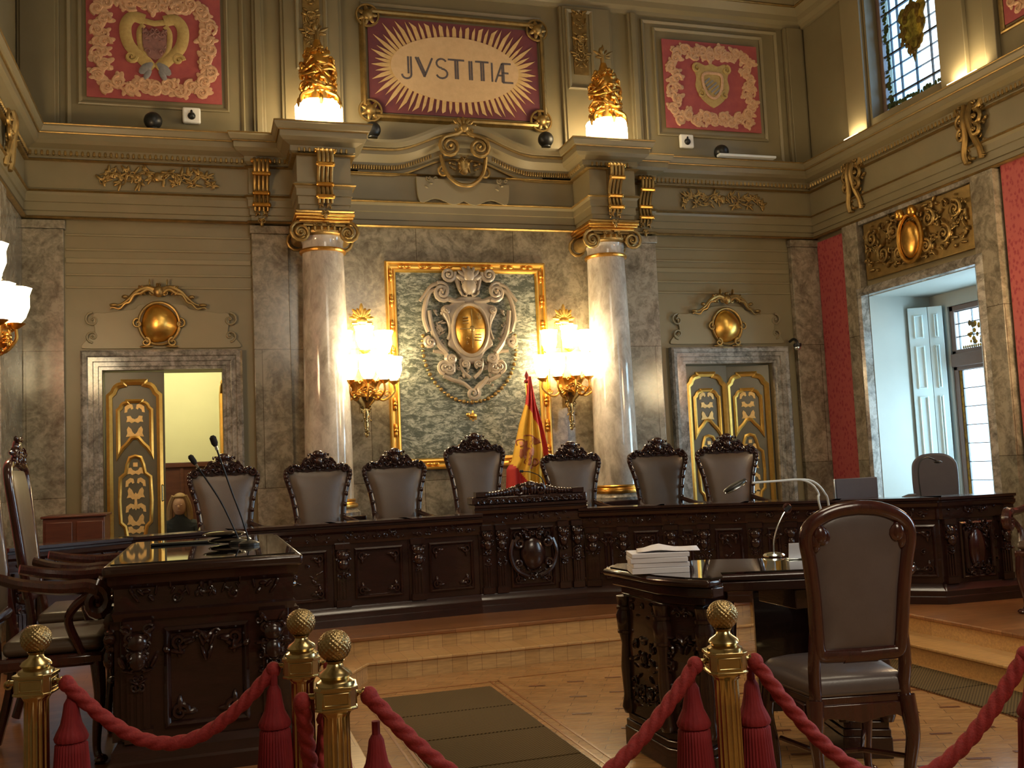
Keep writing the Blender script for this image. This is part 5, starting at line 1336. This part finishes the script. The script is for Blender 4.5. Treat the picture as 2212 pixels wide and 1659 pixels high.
# ---- grey swivel chair by the window
q = at_y(2020, 1030, 7.75)
t = thing('office_chair', 'grey office chair with a rounded back in front of the window shutter', 'chair', (q.x-.12, 7.62, DZ), math.radians(-42))
P = outline([(.17, .60), (.195, .75), (.20, .95), (.185, 1.06), (.11, 1.125), (0, 1.14)], 5)
MB().prism(P, .20, .25).build('backrest', 'grey_plastic', t, bevel=.02, seg=3)
MB().box(-.22, .22, -.22, .20, .44, .51).build('seat', 'grey_plastic', t, bevel=.03, seg=3)
b = MB(); b.tube([(0, .24, .75), (0, .27, .50), (0, .10, .42)], .02, 8); b.build('back_support', 'black_plastic', t)
b = MB(); b.lathe([(.03, .06), (.03, .43)], n=12); b.build('column', 'black_plastic', t)
for i in range(5):
    a = 2*PI*i/5; b = MB(); b.tube([(0, 0, .09), (.25*math.cos(a), .25*math.sin(a), .06)], [.025, .015], 8); lg = b.build('foot', 'black_plastic', t)
    MB().ell((.25*math.cos(a), .25*math.sin(a), .025), .025, .025, .025).build('caster', 'black_plastic', lg)
# ---- wooden cabinet at the left behind the armchairs
q0 = at_y(92, 1122, 8.6); q1 = at_y(226, 1122, 8.6)
W_ = q1.x-q0.x; H_ = q0.z-DZ
t = thing('wooden_cabinet', 'plain reddish-brown wooden cabinet left of the left door', 'cabinet', (q0.x, 8.6, DZ))
bx(0, W_, 0, .45, 0, H_).build('body', 'brown_wood', t, bevel=.006)
bx(-.015, W_+.015, -.015, .46, H_, H_+.02).build('top', 'brown_wood', t, bevel=.006)
for s in (0, 1):
    d_ = bx(.02+s*W_/2, W_/2-.01+s*W_/2, -.015, 0, .08, H_-.03).build('door', 'brown_wood', t, bevel=.006)
    MB().ell((W_/2+(.05 if s else -.05), -.025, H_*.6), .012, .012, .012).build('knob', 'brass', d_)
# ================================================================== THINGS ON THE DESKS
RT = HT+.008
def on_r(px, py, z=RT): return at_z(px, py, z)
# paper bundles, one on another
A = on_r(1395, 1240); ang = math.radians(-17)
for i, (w2, d2, h, dx, rot, lab) in enumerate(((.138, .110, .028, 0, 0, 'bottom bundle of white papers in the stack on the right desk'), (.136, .108, .022, .003, .02, 'second bundle of white papers from the bottom of the stack'),
        (.138, .110, .024, -.004, -.015, 'third bundle of white papers, under the top one'), (.139, .111, .022, .002, .01, 'top bundle of white papers under the loose sheet'))):
    z = RT+sum((.028, .022, .024, .022)[:i])+.0005*i
    c = Vector((2.10, 4.53, z)); b = MB(); b.box(-w2, w2, -d2, d2, 0, h-.001)
    tag(b.build('paper_bundle', 'paper', bevel=.002), lab, 'papers', 'white paper bundles stacked on the desk', loc=(c.x+dx, c.y, z), rz=ang+rot)
zt = RT+.0985
vs = []; n = 8
for j in range(n+1):
    for i in range(n+1):
        u, v = i/n, j/n; vs.append(((u-.4)*.30, (v-.5)*.20, .004+.020*math.exp(-((u-.35)/.18)**2)*(.4+.6*v)+.006*u*v))
fs = [[j*(n+1)+i, j*(n+1)+i+1, (j+1)*(n+1)+i+1, (j+1)*(n+1)+i] for j in range(n) for i in range(n)]
o = MB().add(vs, fs).build('loose_sheet', 'paper'); sol = o.modifiers.new('thick', 'SOLIDIFY'); sol.thickness = .001
tag(o, 'loose curled white sheet on top of the paper bundles', 'paper', loc=(2.125, 4.53, zt), rz=ang-.1)
# microphone
p = on_r(1672, 1202)
t = thing('desk_microphone', 'chrome gooseneck microphone with a ring on the right desk', 'microphone', (p.x, p.y, RT+.001))
MB().lathe([(.055, 0), (.058, .006), (.050, .016), (.022, .022)], n=24).build('base', 'chrome', t)
g = catmull([(0, 0, .02), (.005, 0, .08), (.03, .0, .15), (.062, 0, .205), (.085, 0, .235)], 6); MB().tube(g, .004, 8).build('gooseneck', 'chrome', t)
MB().tube([(.10+.022*math.cos(a), 0, .25+.022*math.sin(a)) for a in [2*PI*i/20 for i in range(20)]], .006, 7, closed=True).build('ring', 'red_wood', t)
MB().tube([(.085, 0, .237), (.115, -.01, .262)], .011, 10).build('capsule', 'mic_foam', t)
p = on_r(1712, 1208)
t = thing('card_holder', 'small white card leaning in a clear holder beside the microphone', 'card', (p.x+.01, p.y-.01, RT+.001), math.radians(-15))
b = MB(); b.M = Matrix.Rotation(math.radians(14), 4, 'X'); b.box(-.035, .035, -.002, .002, 0, .085); b.M = Matrix(); b.build('card', 'paper', t)
bx(-.04, .04, -.03, .03, 0, .006).build('foot', 'chrome', t, bevel=.002)
# bent desk lamp with two pale arms
h0 = at_y(1590, 1052, 4.05); a0_ = at_y(1625, 1043, 4.05); a1_ = at_y(1742, 1040, 4.05); b1 = at_y(1770, 1090, 4.05); b2 = at_y(1790, 1090, 4.10)
base = Vector((b2.x+.03, 4.12, RT+.001))
t = thing('desk_lamp', 'desk lamp with two bent pale arms and a dark flat head, behind the brown chair', 'lamp', base)
rel = lambda v: v-base
MB().lathe([(.075, 0), (.08, .008), (.07, .02), (.02, .028)], n=24).build('base', 'black_plastic', t)
for q_, e in (((.0, .0, .025), b1), ((.015, .01, .025), b2)):
    P = catmull([Vector(q_), rel(e), rel(at_y(e.x*0+1768 if e is b1 else 1782, 1066, 4.06)), rel(at_y(1752 if e is b1 else 1764, 1045, 4.05)), rel(at_y(1725 if e is b1 else 1738, 1036, 4.05)), rel(at_y(1680, 1039, 4.05)), rel(a0_)], 5)
    MB().tube(P, .0052, 8).build('arm', 'white_enamel', t)
c = rel(h0); b = MB(); R = Matrix.Rotation(math.radians(-24), 3, 'Y'); R = Matrix.Rotation(math.radians(22), 3, 'Y') if False else Matrix.Rotation(math.radians(-25), 3, 'Y')
b.ell(c, .062, .028, .012, 16, 8, R); b.build('head', 'chrome', t)
b = MB(); b.ell(c+Vector((-.006, 0, .008)), .064, .030, .010, 16, 8, R); b.build('head_shell', 'black_plastic', t)
# ---- things on the left desk
LT = DZ+HL+.007
def mic(label, base_px, tip, first_bend, foam=.014):
    p = at_z(*base_px, LT); t = thing('gooseneck_microphone', label, 'microphone', (p.x, p.y, LT), 0, 'gooseneck microphones on the left desk')
    MB().lathe([(.05, 0), (.05, .012), (.035, .02), (.012, .026)], n=20).build('base', 'black_plastic', t)
    tp = at_y(tip[0], tip[1], p.y-.02); bd = at_y(first_bend[0], first_bend[1], p.y-.01)
    P = catmull([Vector((0, 0, .02)), (bd-Vector((p.x, p.y, LT)))*.5+Vector((.004, 0, .01)), bd-Vector((p.x, p.y, LT)), tp-Vector((p.x, p.y, LT))], 6)
    MB().tube(P, .0045, 7).build('gooseneck', 'black_plastic', t)
    d = (P[-1]-P[-3]).normalized(); e = P[-1]
    b = MB(); b.tube([e, e+d*.015, e+d*.045, e+d*.055], [.009, foam, foam, .007], 12); b.build('foam_cap', 'mic_foam', t)
    MB().tube([e-d*.02, e], .007, 8).build('capsule', 'chrome', t)
mic('taller gooseneck microphone on the left desk, its foam tip higher', (538, 1178), (466, 964), (500, 1060), .016)
mic('lower gooseneck microphone on the left desk, leaning further left', (516, 1174), (423, 1003), (470, 1072), .014)
p = at_z(505, 1172, LT)
t = thing('black_tablet', 'glossy black curved control unit at the foot of the left microphones', 'control unit', (p.x-.02, p.y-.04, LT), math.radians(12))
for i, z in enumerate((.0, .03)):
    MB().ell((-.02*i, .03*i, .018+z), .11, .075, .016, 24, 8).build('shell', 'black_glass', t)
p = at_z(400, 1176, LT)
tag(MB().box(-.17, .17, -.035, .035, 0, .012).build('document_folder', 'black_plastic', bevel=.004), 'thin black folder lying on the left desk top', 'folder', loc=(p.x, p.y+.05, LT), rz=.04)
# ---- bench top
BT = BH
q = at_y(1176, 1060, 8.22)
t = thing('bench_microphone', 'thin gooseneck microphone in front of the flag on the bench', 'microphone', (q.x+.03, 8.22, BT-.06))
MB().lathe([(.045, 0), (.045, .01), (.012, .02)], n=18).build('base', 'black_plastic', t)
tp = at_y(1130, 1018, 8.18); o_ = Vector((q.x+.03, 8.22, BT-.06))
P = catmull([Vector((0, 0, .01)), Vector((0, 0, .12)), at_y(1172, 1036, 8.22)-o_, at_y(1150, 1021, 8.20)-o_, tp-o_], 6); MB().tube(P, .004, 7).build('gooseneck', 'black_plastic', t)
MB().tube([P[-1], P[-1]-Vector((.03, 0, -.002))], .011, 10).build('capsule', 'mic_foam', t)
# monitor on the right part of the bench
m0 = at_y(1808, 1075, 7.05); m1 = at_y(1895, 1030, 7.05)
t = thing('flat_monitor', 'dark flat monitor standing on the bench below the red strip of cloth', 'monitor', (m0.x, 7.05, BH-.06))
Wm = m1.x-m0.x; Zm = m1.z-(BH-.06)
bx(0, Wm, 0, .03, .05, Zm).build('screen', 'grey_plastic', t, bevel=.005)
bx(-.018, -.004, .0, .02, .0, Zm).build('edge_strip', 'chrome', t, bevel=.003)
bx(Wm*.3, Wm*.7, -.04, .10, 0, .012).build('foot', 'black_plastic', t, bevel=.003); bx(Wm*.45, Wm*.55, .03, .05, 0, .16).build('neck', 'black_plastic', t)
# small pale device and lamp arc by the grey chair
p = at_y(1962, 1066, 6.75)
t = thing('desk_telephone', 'small pale telephone set on the right bench, left of the grey chair', 'telephone', (p.x, 6.75, BH-.06), .2)
MB().prism([(-.09, 0), (.09, 0), (.09, .05), (-.09, .025)], -.06, .06).build('body', 'white_enamel', t, bevel=.008)
MB().tube([(-.07, .0, .05), (0, 0, .065), (.08, 0, .065)], .014, 8).build('handset', 'black_plastic', t)
p = at_y(1993, 1050, 6.8)
t = thing('arched_lamp', 'thin dark arched lamp stem rising beside the grey chair back', 'lamp', (p.x-.02, 6.8, BH-.06))
o_ = Vector((p.x-.02, 6.8, BH-.06)); P = catmull([Vector((0, 0, .01)), at_y(1984, 1030, 6.8)-o_, at_y(1986, 1000, 6.8)-o_, at_y(2000, 988, 6.8)-o_, at_y(2016, 992, 6.8)-o_, at_y(2026, 998, 6.8)-o_], 6)
MB().tube(P, .006, 8).build('stem', 'black_plastic', t); MB().lathe([(.05, 0), (.05, .012), (.01, .02)], n=18).build('base', 'black_plastic', t)
MB().ell(P[-1], .035, .03, .012, 12, 6).build('head', 'black_plastic', t)
p = at_z(806, 1117, BH-.058)
tag(bx(-.06, .06, -.04, .04, 0, .012).build('blue_note_pad', 'blue_paper', bevel=.002), 'small light blue note pad on the bench between two judge chairs', 'note pad', loc=(p.x, 8.22, BH-.059))
# folded shutter in the recess
t = thing('window_shutter', 'folded pale blue-white panelled shutter left of the lower window', 'shutter', (7.66, 8.72, DZ), 0)
def sh_leaf(a, c, nm_):
    A_ = Vector(a); C_ = Vector(c); d = C_-A_; L_ = d.length; F = Matrix.Translation(A_) @ Matrix.Rotation(math.atan2(d.y, d.x), 4, 'Z')
    b = MB(); b.M = F; b.box(0, L_, -.015, .015, .05, 2.72)
    for z0, z1 in ((.12, .80), (.88, 1.75), (1.83, 2.30), (2.38, 2.64)): b.sweep([(.05, -.015, z0), (.05, -.015, z1), (L_-.05, -.015, z1), (L_-.05, -.015, z0)], [(0, 0), (0, .006), (.012, .014), (.02, 0)], up=(0, -1, 0), closed=True)
    b.build(nm_, 'shutter_paint', t, bevel=.003)
sh_leaf((-.30, .345, 0), (-.13, .24, 0), 'leaf'); sh_leaf((-.125, .235, 0), (-.015, .14, 0), 'leaf')
# ---- flag
F0 = at_y(1137, 800, 9.48); fx, fy = F0.x, 9.48
t = thing('national_flag', 'red and yellow flag with a coat of arms, right of the tallest chair', 'flag', (fx, fy, DZ))
MB().lathe([(.16, 0), (.16, .02), (.05, .05), (.02, .08)], n=24).build('stand', 'brass', t)
MB().tube([(0, .03, .05), (0, .01, F0.z-DZ-.12)], .014, 10).build('pole', 'gold', t)
MB().lathe([(.014, F0.z-DZ-.13), (.03, F0.z-DZ-.12), (.03, F0.z-DZ-.105), (.012, F0.z-DZ-.09), (.022, F0.z-DZ-.05), (.0, F0.z-DZ)], n=12).build('finial', 'rope_red', t)
# cloth measured on the plane of the flag: left and right edges by height
Lf = [(190, 325, 350), (510, 287, 408), (750, 218, 478), (1050, 160, 548), (1200, 130, 548), (1290, 72, 548), (1610, 62, 556)]
def fl(v, k_):
    for i in range(len(Lf)-1):
        if Lf[i][0] <= v <= Lf[i+1][0]:
            q = (v-Lf[i][0])/(Lf[i+1][0]-Lf[i][0]); return Lf[i][k_]*(1-q)+Lf[i+1][k_]*q
    return Lf[-1][k_]+(v-Lf[-1][0])*(-.05 if k_ == 1 else .03)
def pl(P, v):
    for i in range(len(P)-1):
        if P[i][1] <= v <= P[i+1][1]: q = (v-P[i][1])/(P[i+1][1]-P[i][1]); return P[i][0]*(1-q)+P[i+1][0]*q
    return P[0][0] if v < P[0][1] else P[-1][0]
yr = [(287, 510), (330, 590), (440, 820), (480, 1000), (500, 1110), (520, 1450), (545, 1560), (600, 2400)]
ry = [(125, 1235), (220, 1330), (330, 1530), (420, 1900), (470, 2400)]
def regn(u, v):
    if v < 505: return 0
    if v > 1235 and u < pl(ry, v): return 0
    if u > pl(yr, v): return 0
    return 1
Nv, Nu = 110, 46; vs = []; cl = []
for j in range(Nv+1):
    v = 190+(2250-190)*j/Nv; a, c_ = fl(v, 1), fl(v, 2)
    for i in range(Nu+1):
        u = a+(c_-a)*i/Nu; wp = at_y(1080+u/5.53, 780+v/5.53, fy)
        amp = .012+.035*j/Nv; s_ = i/Nu
        yy = -.05-.10*math.sin(PI*s_)*(j/Nv)**.7+amp*math.sin(s_*22+1.2*math.sin(j*.03))
        vs.append((wp.x-fx, yy, max(.10, wp.z-DZ)))
b = MB(); b.add(vs, []); fsr, fsy = [], []
for j in range(Nv):
    v = 190+(2250-190)*(j+.5)/Nv
    for i in range(Nu):
        u = fl(v, 1)+(fl(v, 2)-fl(v, 1))*(i+.5)/Nu; k0 = j*(Nu+1)+i; f = [k0, k0+Nu+1, k0+Nu+2, k0+1]
        (fsr if regn(u, v) == 0 else fsy).append(f)
b.f = fsr+fsy; b.mi = [0]*len(fsr)+[1]*len(fsy)
clo = b.build('cloth', ['flag_red', 'flag_yellow'], t, sharp=80); so = clo.modifiers.new('thick', 'SOLIDIFY'); so.thickness = .003; so.offset = 1
def fp_(u, v, off):
    j = (v-190)/(2250-190)*Nv; a, c_ = fl(v, 1), fl(v, 2); s_ = (u-a)/(c_-a); wp = at_y(1080+u/5.53, 780+v/5.53, fy)
    amp = .012+.035*j/Nv; return Vector((wp.x-fx, -.05-.10*math.sin(PI*s_)*(j/Nv)**.7+amp*math.sin(s_*22+1.2*math.sin(j*.03))-off, wp.z-DZ))
def patch(b, cu, cv, ru, rv, off=.006, n=16, rings=3):
    vs = [fp_(cu, cv, off)]; fs = []
    for j in range(1, rings+1):
        for i in range(n): a = 2*PI*i/n; vs.append(fp_(cu+ru*j/rings*math.cos(a), cv+rv*j/rings*math.sin(a), off))
    for i in range(n): fs.append([0, 1+(i+1) % n, 1+i])
    for j in range(rings-1):
        for i in range(n): fs.append([1+j*n+i, 1+j*n+(i+1) % n, 1+(j+1)*n+(i+1) % n, 1+(j+1)*n+i])
    b.add(vs, fs)
def band(b, P, r, off=.007):
    Q = catmull([(u, 0, v) for u, v in P], 5); b.tube([fp_(p.x, p.z, off) for p in Q], r, 5)
b = MB(); patch(b, 300, 1070, 60, 120); patch(b, 220, 1110, 30, 60); patch(b, 385, 960, 55, 42); patch(b, 300, 1210, 45, 40)
band(b, [(190, 1010), (180, 960), (220, 940), (260, 960), (250, 1010), (210, 1025)], .006); band(b, [(350, 1180), (395, 1170), (415, 1210), (385, 1250), (350, 1240)], .007)
band(b, [(250, 900), (300, 890), (350, 905), (400, 930), (440, 980)], .006)
em = b.build('coat_of_arms', 'emblem_brown', clo); em.modifiers.new('thick', 'SOLIDIFY').thickness = .001
b = MB(); patch(b, 345, 1085, 34, 50, .011); patch(b, 222, 985, 20, 26, .011); patch(b, 378, 1210, 20, 26, .011); patch(b, 345, 915, 16, 16, .011); patch(b, 335, 1270, 28, 20, .010); patch(b, 270, 1150, 14, 20, .011)
b.build('arms_details', 'emblem_pink', em)
# ================================================================== BARRIER
def stanchion(label, loc, rz):
    t = thing('brass_stanchion', label, 'stanchion', loc, rz, 'fluted brass barrier posts')
    MB().lathe([(.155, 0), (.16, .012), (.15, .024), (.09, .035), (.06, .055), (.045, .08)], n=40).build('foot', 'brass', t)
    fl_ = lambda a, z: 1-.10*abs(math.sin(8*a))**.5 if .10 < z < .815 else 1
    pr = [(.040, .075), (.044, .09), (.040, .098)]+[(.038-.003*i/10, .105+.705*i/10) for i in range(11)]+[(.038, .818), (.043, .826), (.040, .835)]
    MB().lathe(pr, n=96, mod=fl_).build('fluted_shaft', 'brass', t, sharp=60)
    P = [(-.052, -.036), (-.036, -.052), (.036, -.052), (.052, -.036), (.052, .036), (.036, .052), (-.036, .052), (-.052, .036)]
    b = MB(); b.slab(P, .838, .888); b.slab([(x*1.1, y*1.1) for x, y in P], .884, .894); b.slab([(x*1.08, y*1.08) for x, y in P], .833, .840)
    for k_ in range(4):
        b.M = Matrix.Rotation(k_*PI/2, 4, 'Z'); b.sweep([(-.034, -.052, .845), (-.034, -.052, .880), (.034, -.052, .880), (.034, -.052, .845)], [(0, 0), (0, .003), (.005, .003), (.005, 0)], up=(0, -1, 0), closed=True)
    b.M = Matrix(); bl = b.build('block', 'brass', t, bevel=.002)
    MB().lathe([(.052, .893), (.050, .902), (.038, .910), (.046, .918), (.040, .928), (.024, .938), (.020, .948), (.026, .956)], n=32).build('neck', 'brass', t)
    # scaled ball
    b = MB(); nu, nv = 108, 60; vs = []; fs = []
    for j in range(nv+1):
        th = PI*j/nv
        for i in range(nu):
            ph = 2*PI*i/nu; k_ = abs(math.sin(9*(ph+th*1.1)))*abs(math.sin(9*(ph-th*1.1))); r_ = .0420*(1+.085*k_*math.sin(th))
            vs.append((r_*math.sin(th)*math.cos(ph), r_*math.sin(th)*math.sin(ph), .994+r_*math.cos(th)))
    for j in range(nv):
        for i in range(nu): fs.append([j*nu+i, (j+1)*nu+i, (j+1)*nu+(i+1) % nu, j*nu+(i+1) % nu])
    b.add(vs, fs); b.build('scaled_ball', 'brass_dull', t, sharp=80)
    for s in (-1, 1):
        b = MB(); b.lathe([(.010, 0), (.012, .006), (.007, .01), (.007, .018), (.013, .024), (.008, .032)], c=(s*.050, 0, .866), n=12, axis='x') if s > 0 else b.tube([(-.05, 0, .866), (-.075, 0, .866)], .008, 10)
        b.ell((s*.080, 0, .866), .010, .010, .010, 10, 7); b.tube([(s*.082+.011*math.cos(a), 0, .860+.011*math.sin(a)) for a in [2*PI*i/14 for i in range(14)]], .003, 6, closed=True)
        b.build('hook', 'brass', bl)
    return t
PS = {}
for n_, px_, z_ in (('L', (78, 1380), .994), ('M', (650, 1345), .994), ('M2', (722, 1395), .994), ('R', (1560, 1328), .994), ('X', (2275, 1305), .994)):
    PS[n_] = at_z(*px_, z_)
LB = {'L': 'leftmost fluted brass post, in front of the carved armchair', 'M': 'fluted brass post in the middle left pair, the one farther away', 'M2': 'fluted brass post of the middle left pair, the nearer one with the purple-red rope',
      'R': 'fluted brass post in front of the desk with papers', 'X': 'brass post just beyond the right picture edge holding the last rope'}
def hook(n_, other):
    p = PS[n_]; q = PS[other]; d = Vector((q.x-p.x, q.y-p.y, 0)).normalized(); return Vector((p.x, p.y, .86))+d*.088, math.atan2(d.y, d.x)
LINK = [('L', 'M'), ('M', 'M2'), ('M2', 'R'), ('R', 'X')]
ROT = {'L': hook('L', 'M')[1], 'M': math.radians(-10), 'M2': hook('M2', 'R')[1], 'R': math.radians(-14), 'X': hook('R', 'X')[1]}
st0 = None
for n_ in ('L', 'M', 'M2', 'R', 'X'):
    p = PS[n_]
    if st0 is None: st0 = stanchion(LB[n_], (p.x, p.y, 0), ROT[n_])
    else: dup(st0, (p.x, p.y, 0), ROT[n_], LB[n_])
def endpt(n_, s):   # the hook on the left (-1) or right (+1) of a post
    p = PS[n_]; a = ROT[n_]; return Vector((p.x+s*.088*math.cos(a), p.y+s*.088*math.sin(a), .855))
def rope(a, c, sag, label, skew=0, over=.0):
    A_, C_ = a, c; n = 230; P = []
    for i in range(n+1):
        u = i/n; w_ = u+skew*u*(1-u); q = A_.lerp(C_, u); q.z -= sag*4*u*(1-u)*(1-.15*(1-4*u*(1-u))); P.append(q)
    mod = lambda an, d: .80+.30*abs(math.cos(1.5*an-d*PI/.05))
    b = MB(); b.tube([p-A_ for p in P], .0205, 21, mod=mod, up0=(.05, -.2, 1) if False else None)
    t = thing('barrier_rope', label, 'rope', A_, 0, 'twisted red barrier ropes')
    b.build('rope_body', 'rope_red', t, sharp=80)
    for e, d in ((Vector((0, 0, 0)), 1), (C_-A_, -1)):
        MB().ell(e, .024, .024, .026, 12, 8).build('end_cap', 'rope_red', t)
rope(endpt('L', 1), endpt('M', -1), .20, 'twisted red rope sagging between the leftmost post and the next')
rope(endpt('M', 1), endpt('M2', -1), .32, 'short deeply sagging red rope between the two close brass posts')
rope(endpt('M2', 1), endpt('R', -1), .33, 'twisted red rope sagging from the near pair to the post by the desk')
rope(endpt('R', 1), endpt('X', -1), .34, 'twisted red rope from the post by the desk to the right picture edge')
def tassel(label, loc, h=.30, sw=0):
    t = thing('tassel', label, 'tassel', loc, sw, 'red tassels hanging from the posts')
    MB().tube([(0, 0, 0), (0, 0, -.05)], .012, 8).build('cord', 'tassel_red', t)
    rg = lambda a, z: 1+.05*abs(math.sin(10*a))
    MB().lathe([(.012, -.035), (.02, -.05), (.024, -.08), (.030, -.11), (.042, -.135), (.048, -.15), (.045, -.160), (.036, -.164)][::-1], n=60, mod=rg).build('head', 'tassel_red', t)
    fr = lambda a, z: 1+.07*abs(math.sin(17*a))+.02*math.sin(3*a+z*20)
    MB().lathe([(.034, -.16), (.044, -.17), (.046, -.20), (.050, -h*.85), (.056, -h-.02), (.052, -h-.025), (.02, -h-.015)][::-1], n=136, mod=fr).build('fringe', 'tassel_red', t, sharp=80)
    return t
tv = []
def tas(label, e, dx=0, dy=0, dz=-.01, k=1):
    loc = Vector((e.x+dx, e.y+dy, e.z+dz))
    if not tv: tv.append(tassel(label, loc))
    else: dup(tv[0], loc, random.uniform(0, 1), label)
tas('red tassel right of the leftmost brass post', endpt('L', 1), .012, -.0)
tas('red tassel left of the farther middle post', endpt('M', -1), .0, -.01)
tas('red tassel right of the farther middle post', endpt('M', 1), -.0, -.0)
tas('red tassel right of the nearer middle post, low behind the rope', endpt('M2', 1), .02, .03, -.075)
tas('red tassel left of the post by the desk', endpt('R', -1), .0, .03, -.02)
tas('red tassel right of the post by the desk', endpt('R', 1), .0, .03, -.02)
tas('red tassel at the right picture edge', endpt('X', -1), .02, .0)
# ================================================================== PERSON in the room behind the left door
q = at_y(388, 1092, 11.4)
t = thing('person', 'seated person with long blond hair and dark clothes beyond the open left door', 'person', (q.x, 11.4, DZ), -.1)
hz = q.z-DZ
me = bpy.data.meshes.new('body')
J = {'pel': (0, .05, hz-.66), 'sp': (0, .03, hz-.45), 'ch': (0, 0, hz-.28), 'ne': (0, 0, hz-.13), 'nh': (0, 0, hz-.08)}
sk = [('pel', J['pel'], None, .13), ('sp', J['sp'], 'pel', .12), ('ch', J['ch'], 'sp', .13), ('ne', J['ne'], 'ch', .055), ('nh', J['nh'], 'ne', .05)]
for s, n_ in ((-1, 'l'), (1, 'r')):
    sk += [(n_+'s', (s*.17, 0, hz-.21), 'ch', .062), (n_+'e', (s*.21, -.06, hz-.47), n_+'s', .045), (n_+'w', (s*.10, -.26, hz-.52), n_+'e', .032), (n_+'hp', (s*.05, -.31, hz-.52), n_+'w', .028),
           (n_+'h', (s*.09, .0, hz-.70), 'pel', .095), (n_+'k', (s*.11, -.40, hz-.68), n_+'h', .07), (n_+'a', (s*.11, -.42, .09), n_+'k', .042), (n_+'t', (s*.12, -.54, .04), n_+'a', .035)]
    for k_ in range(5):
        sk += [(n_+'f%d' % k_, (s*(.05-.016*(k_-2)), -.34, hz-.525), n_+'hp', .010), (n_+'g%d' % k_, (s*(.05-.018*(k_-2)), -.375+.006*abs(k_-2), hz-.55), n_+'f%d' % k_, .008)]
ix = {s_[0]: i for i, s_ in enumerate(sk)}
me.from_pydata([s_[1] for s_ in sk], [(ix[s_[2]], ix[s_[0]]) for s_ in sk if s_[2]], []); me.materials.append(MT['cloth_black'])
o = bpy.data.objects.new('body', me); COL.objects.link(o); o.parent = t
md = o.modifiers.new('skin', 'SKIN')
for i, s_ in enumerate(sk): me.skin_vertices[0].data[i].radius = (s_[3], s_[3])
me.skin_vertices[0].data[0].use_root = True
o.modifiers.new('sub', 'SUBSURF').levels = 2
b = MB(); b.ell((0, -.01, hz), .073, .088, .108, 20, 14); b.ell((0, -.095, hz-.015), .013, .02, .022); b.ell((0, -.088, hz-.055), .024, .010, .007)
for s in (-1, 1): b.ell((s*.075, .0, hz-.01), .012, .02, .03); b.ell((s*.028, -.088, hz+.008), .012, .008, .007)
b.build('head', 'skin', t)
b = MB(); b.ell((0, .030, hz+.040), .086, .090, .098, 20, 12); b.ell((0, -.02, hz+.095), .060, .055, .030, 14, 8)
for s in (-1, 1):
    b.tube(catmull([(s*.05, -.02, hz+.10), (s*.09, -.01, hz+.0), (s*.105, -.0, hz-.12), (s*.10, -.03, hz-.26)], 5), [.035]*12+[.028, .022, .012, .006], 9)
b.tube(catmull([(0, .07, hz+.06), (0, .09, hz-.08), (0, .09, hz-.26)], 5), [.07]*8+[.05, .03, .02], 9)
b.build('hair', 'hair_blond', t)
t = thing('anteroom_chair', 'dark chair under the seated person beyond the open left door', 'chair', (q.x, 11.42, DZ), -.1)
bx(-.23, .23, -.24, .24, hz-.84, hz-.79).build('seat', 'brown_wood', t, bevel=.01)
bx(-.22, .22, .22, .26, hz-.79, hz-.25).build('backrest', 'brown_wood', t, bevel=.01)
for sx_ in (-1, 1):
    for sy in (-1, 1): bx(sx_*.2-.02, sx_*.2+.02, sy*.21-.02, sy*.21+.02, 0, hz-.84).build('leg', 'brown_wood', t)
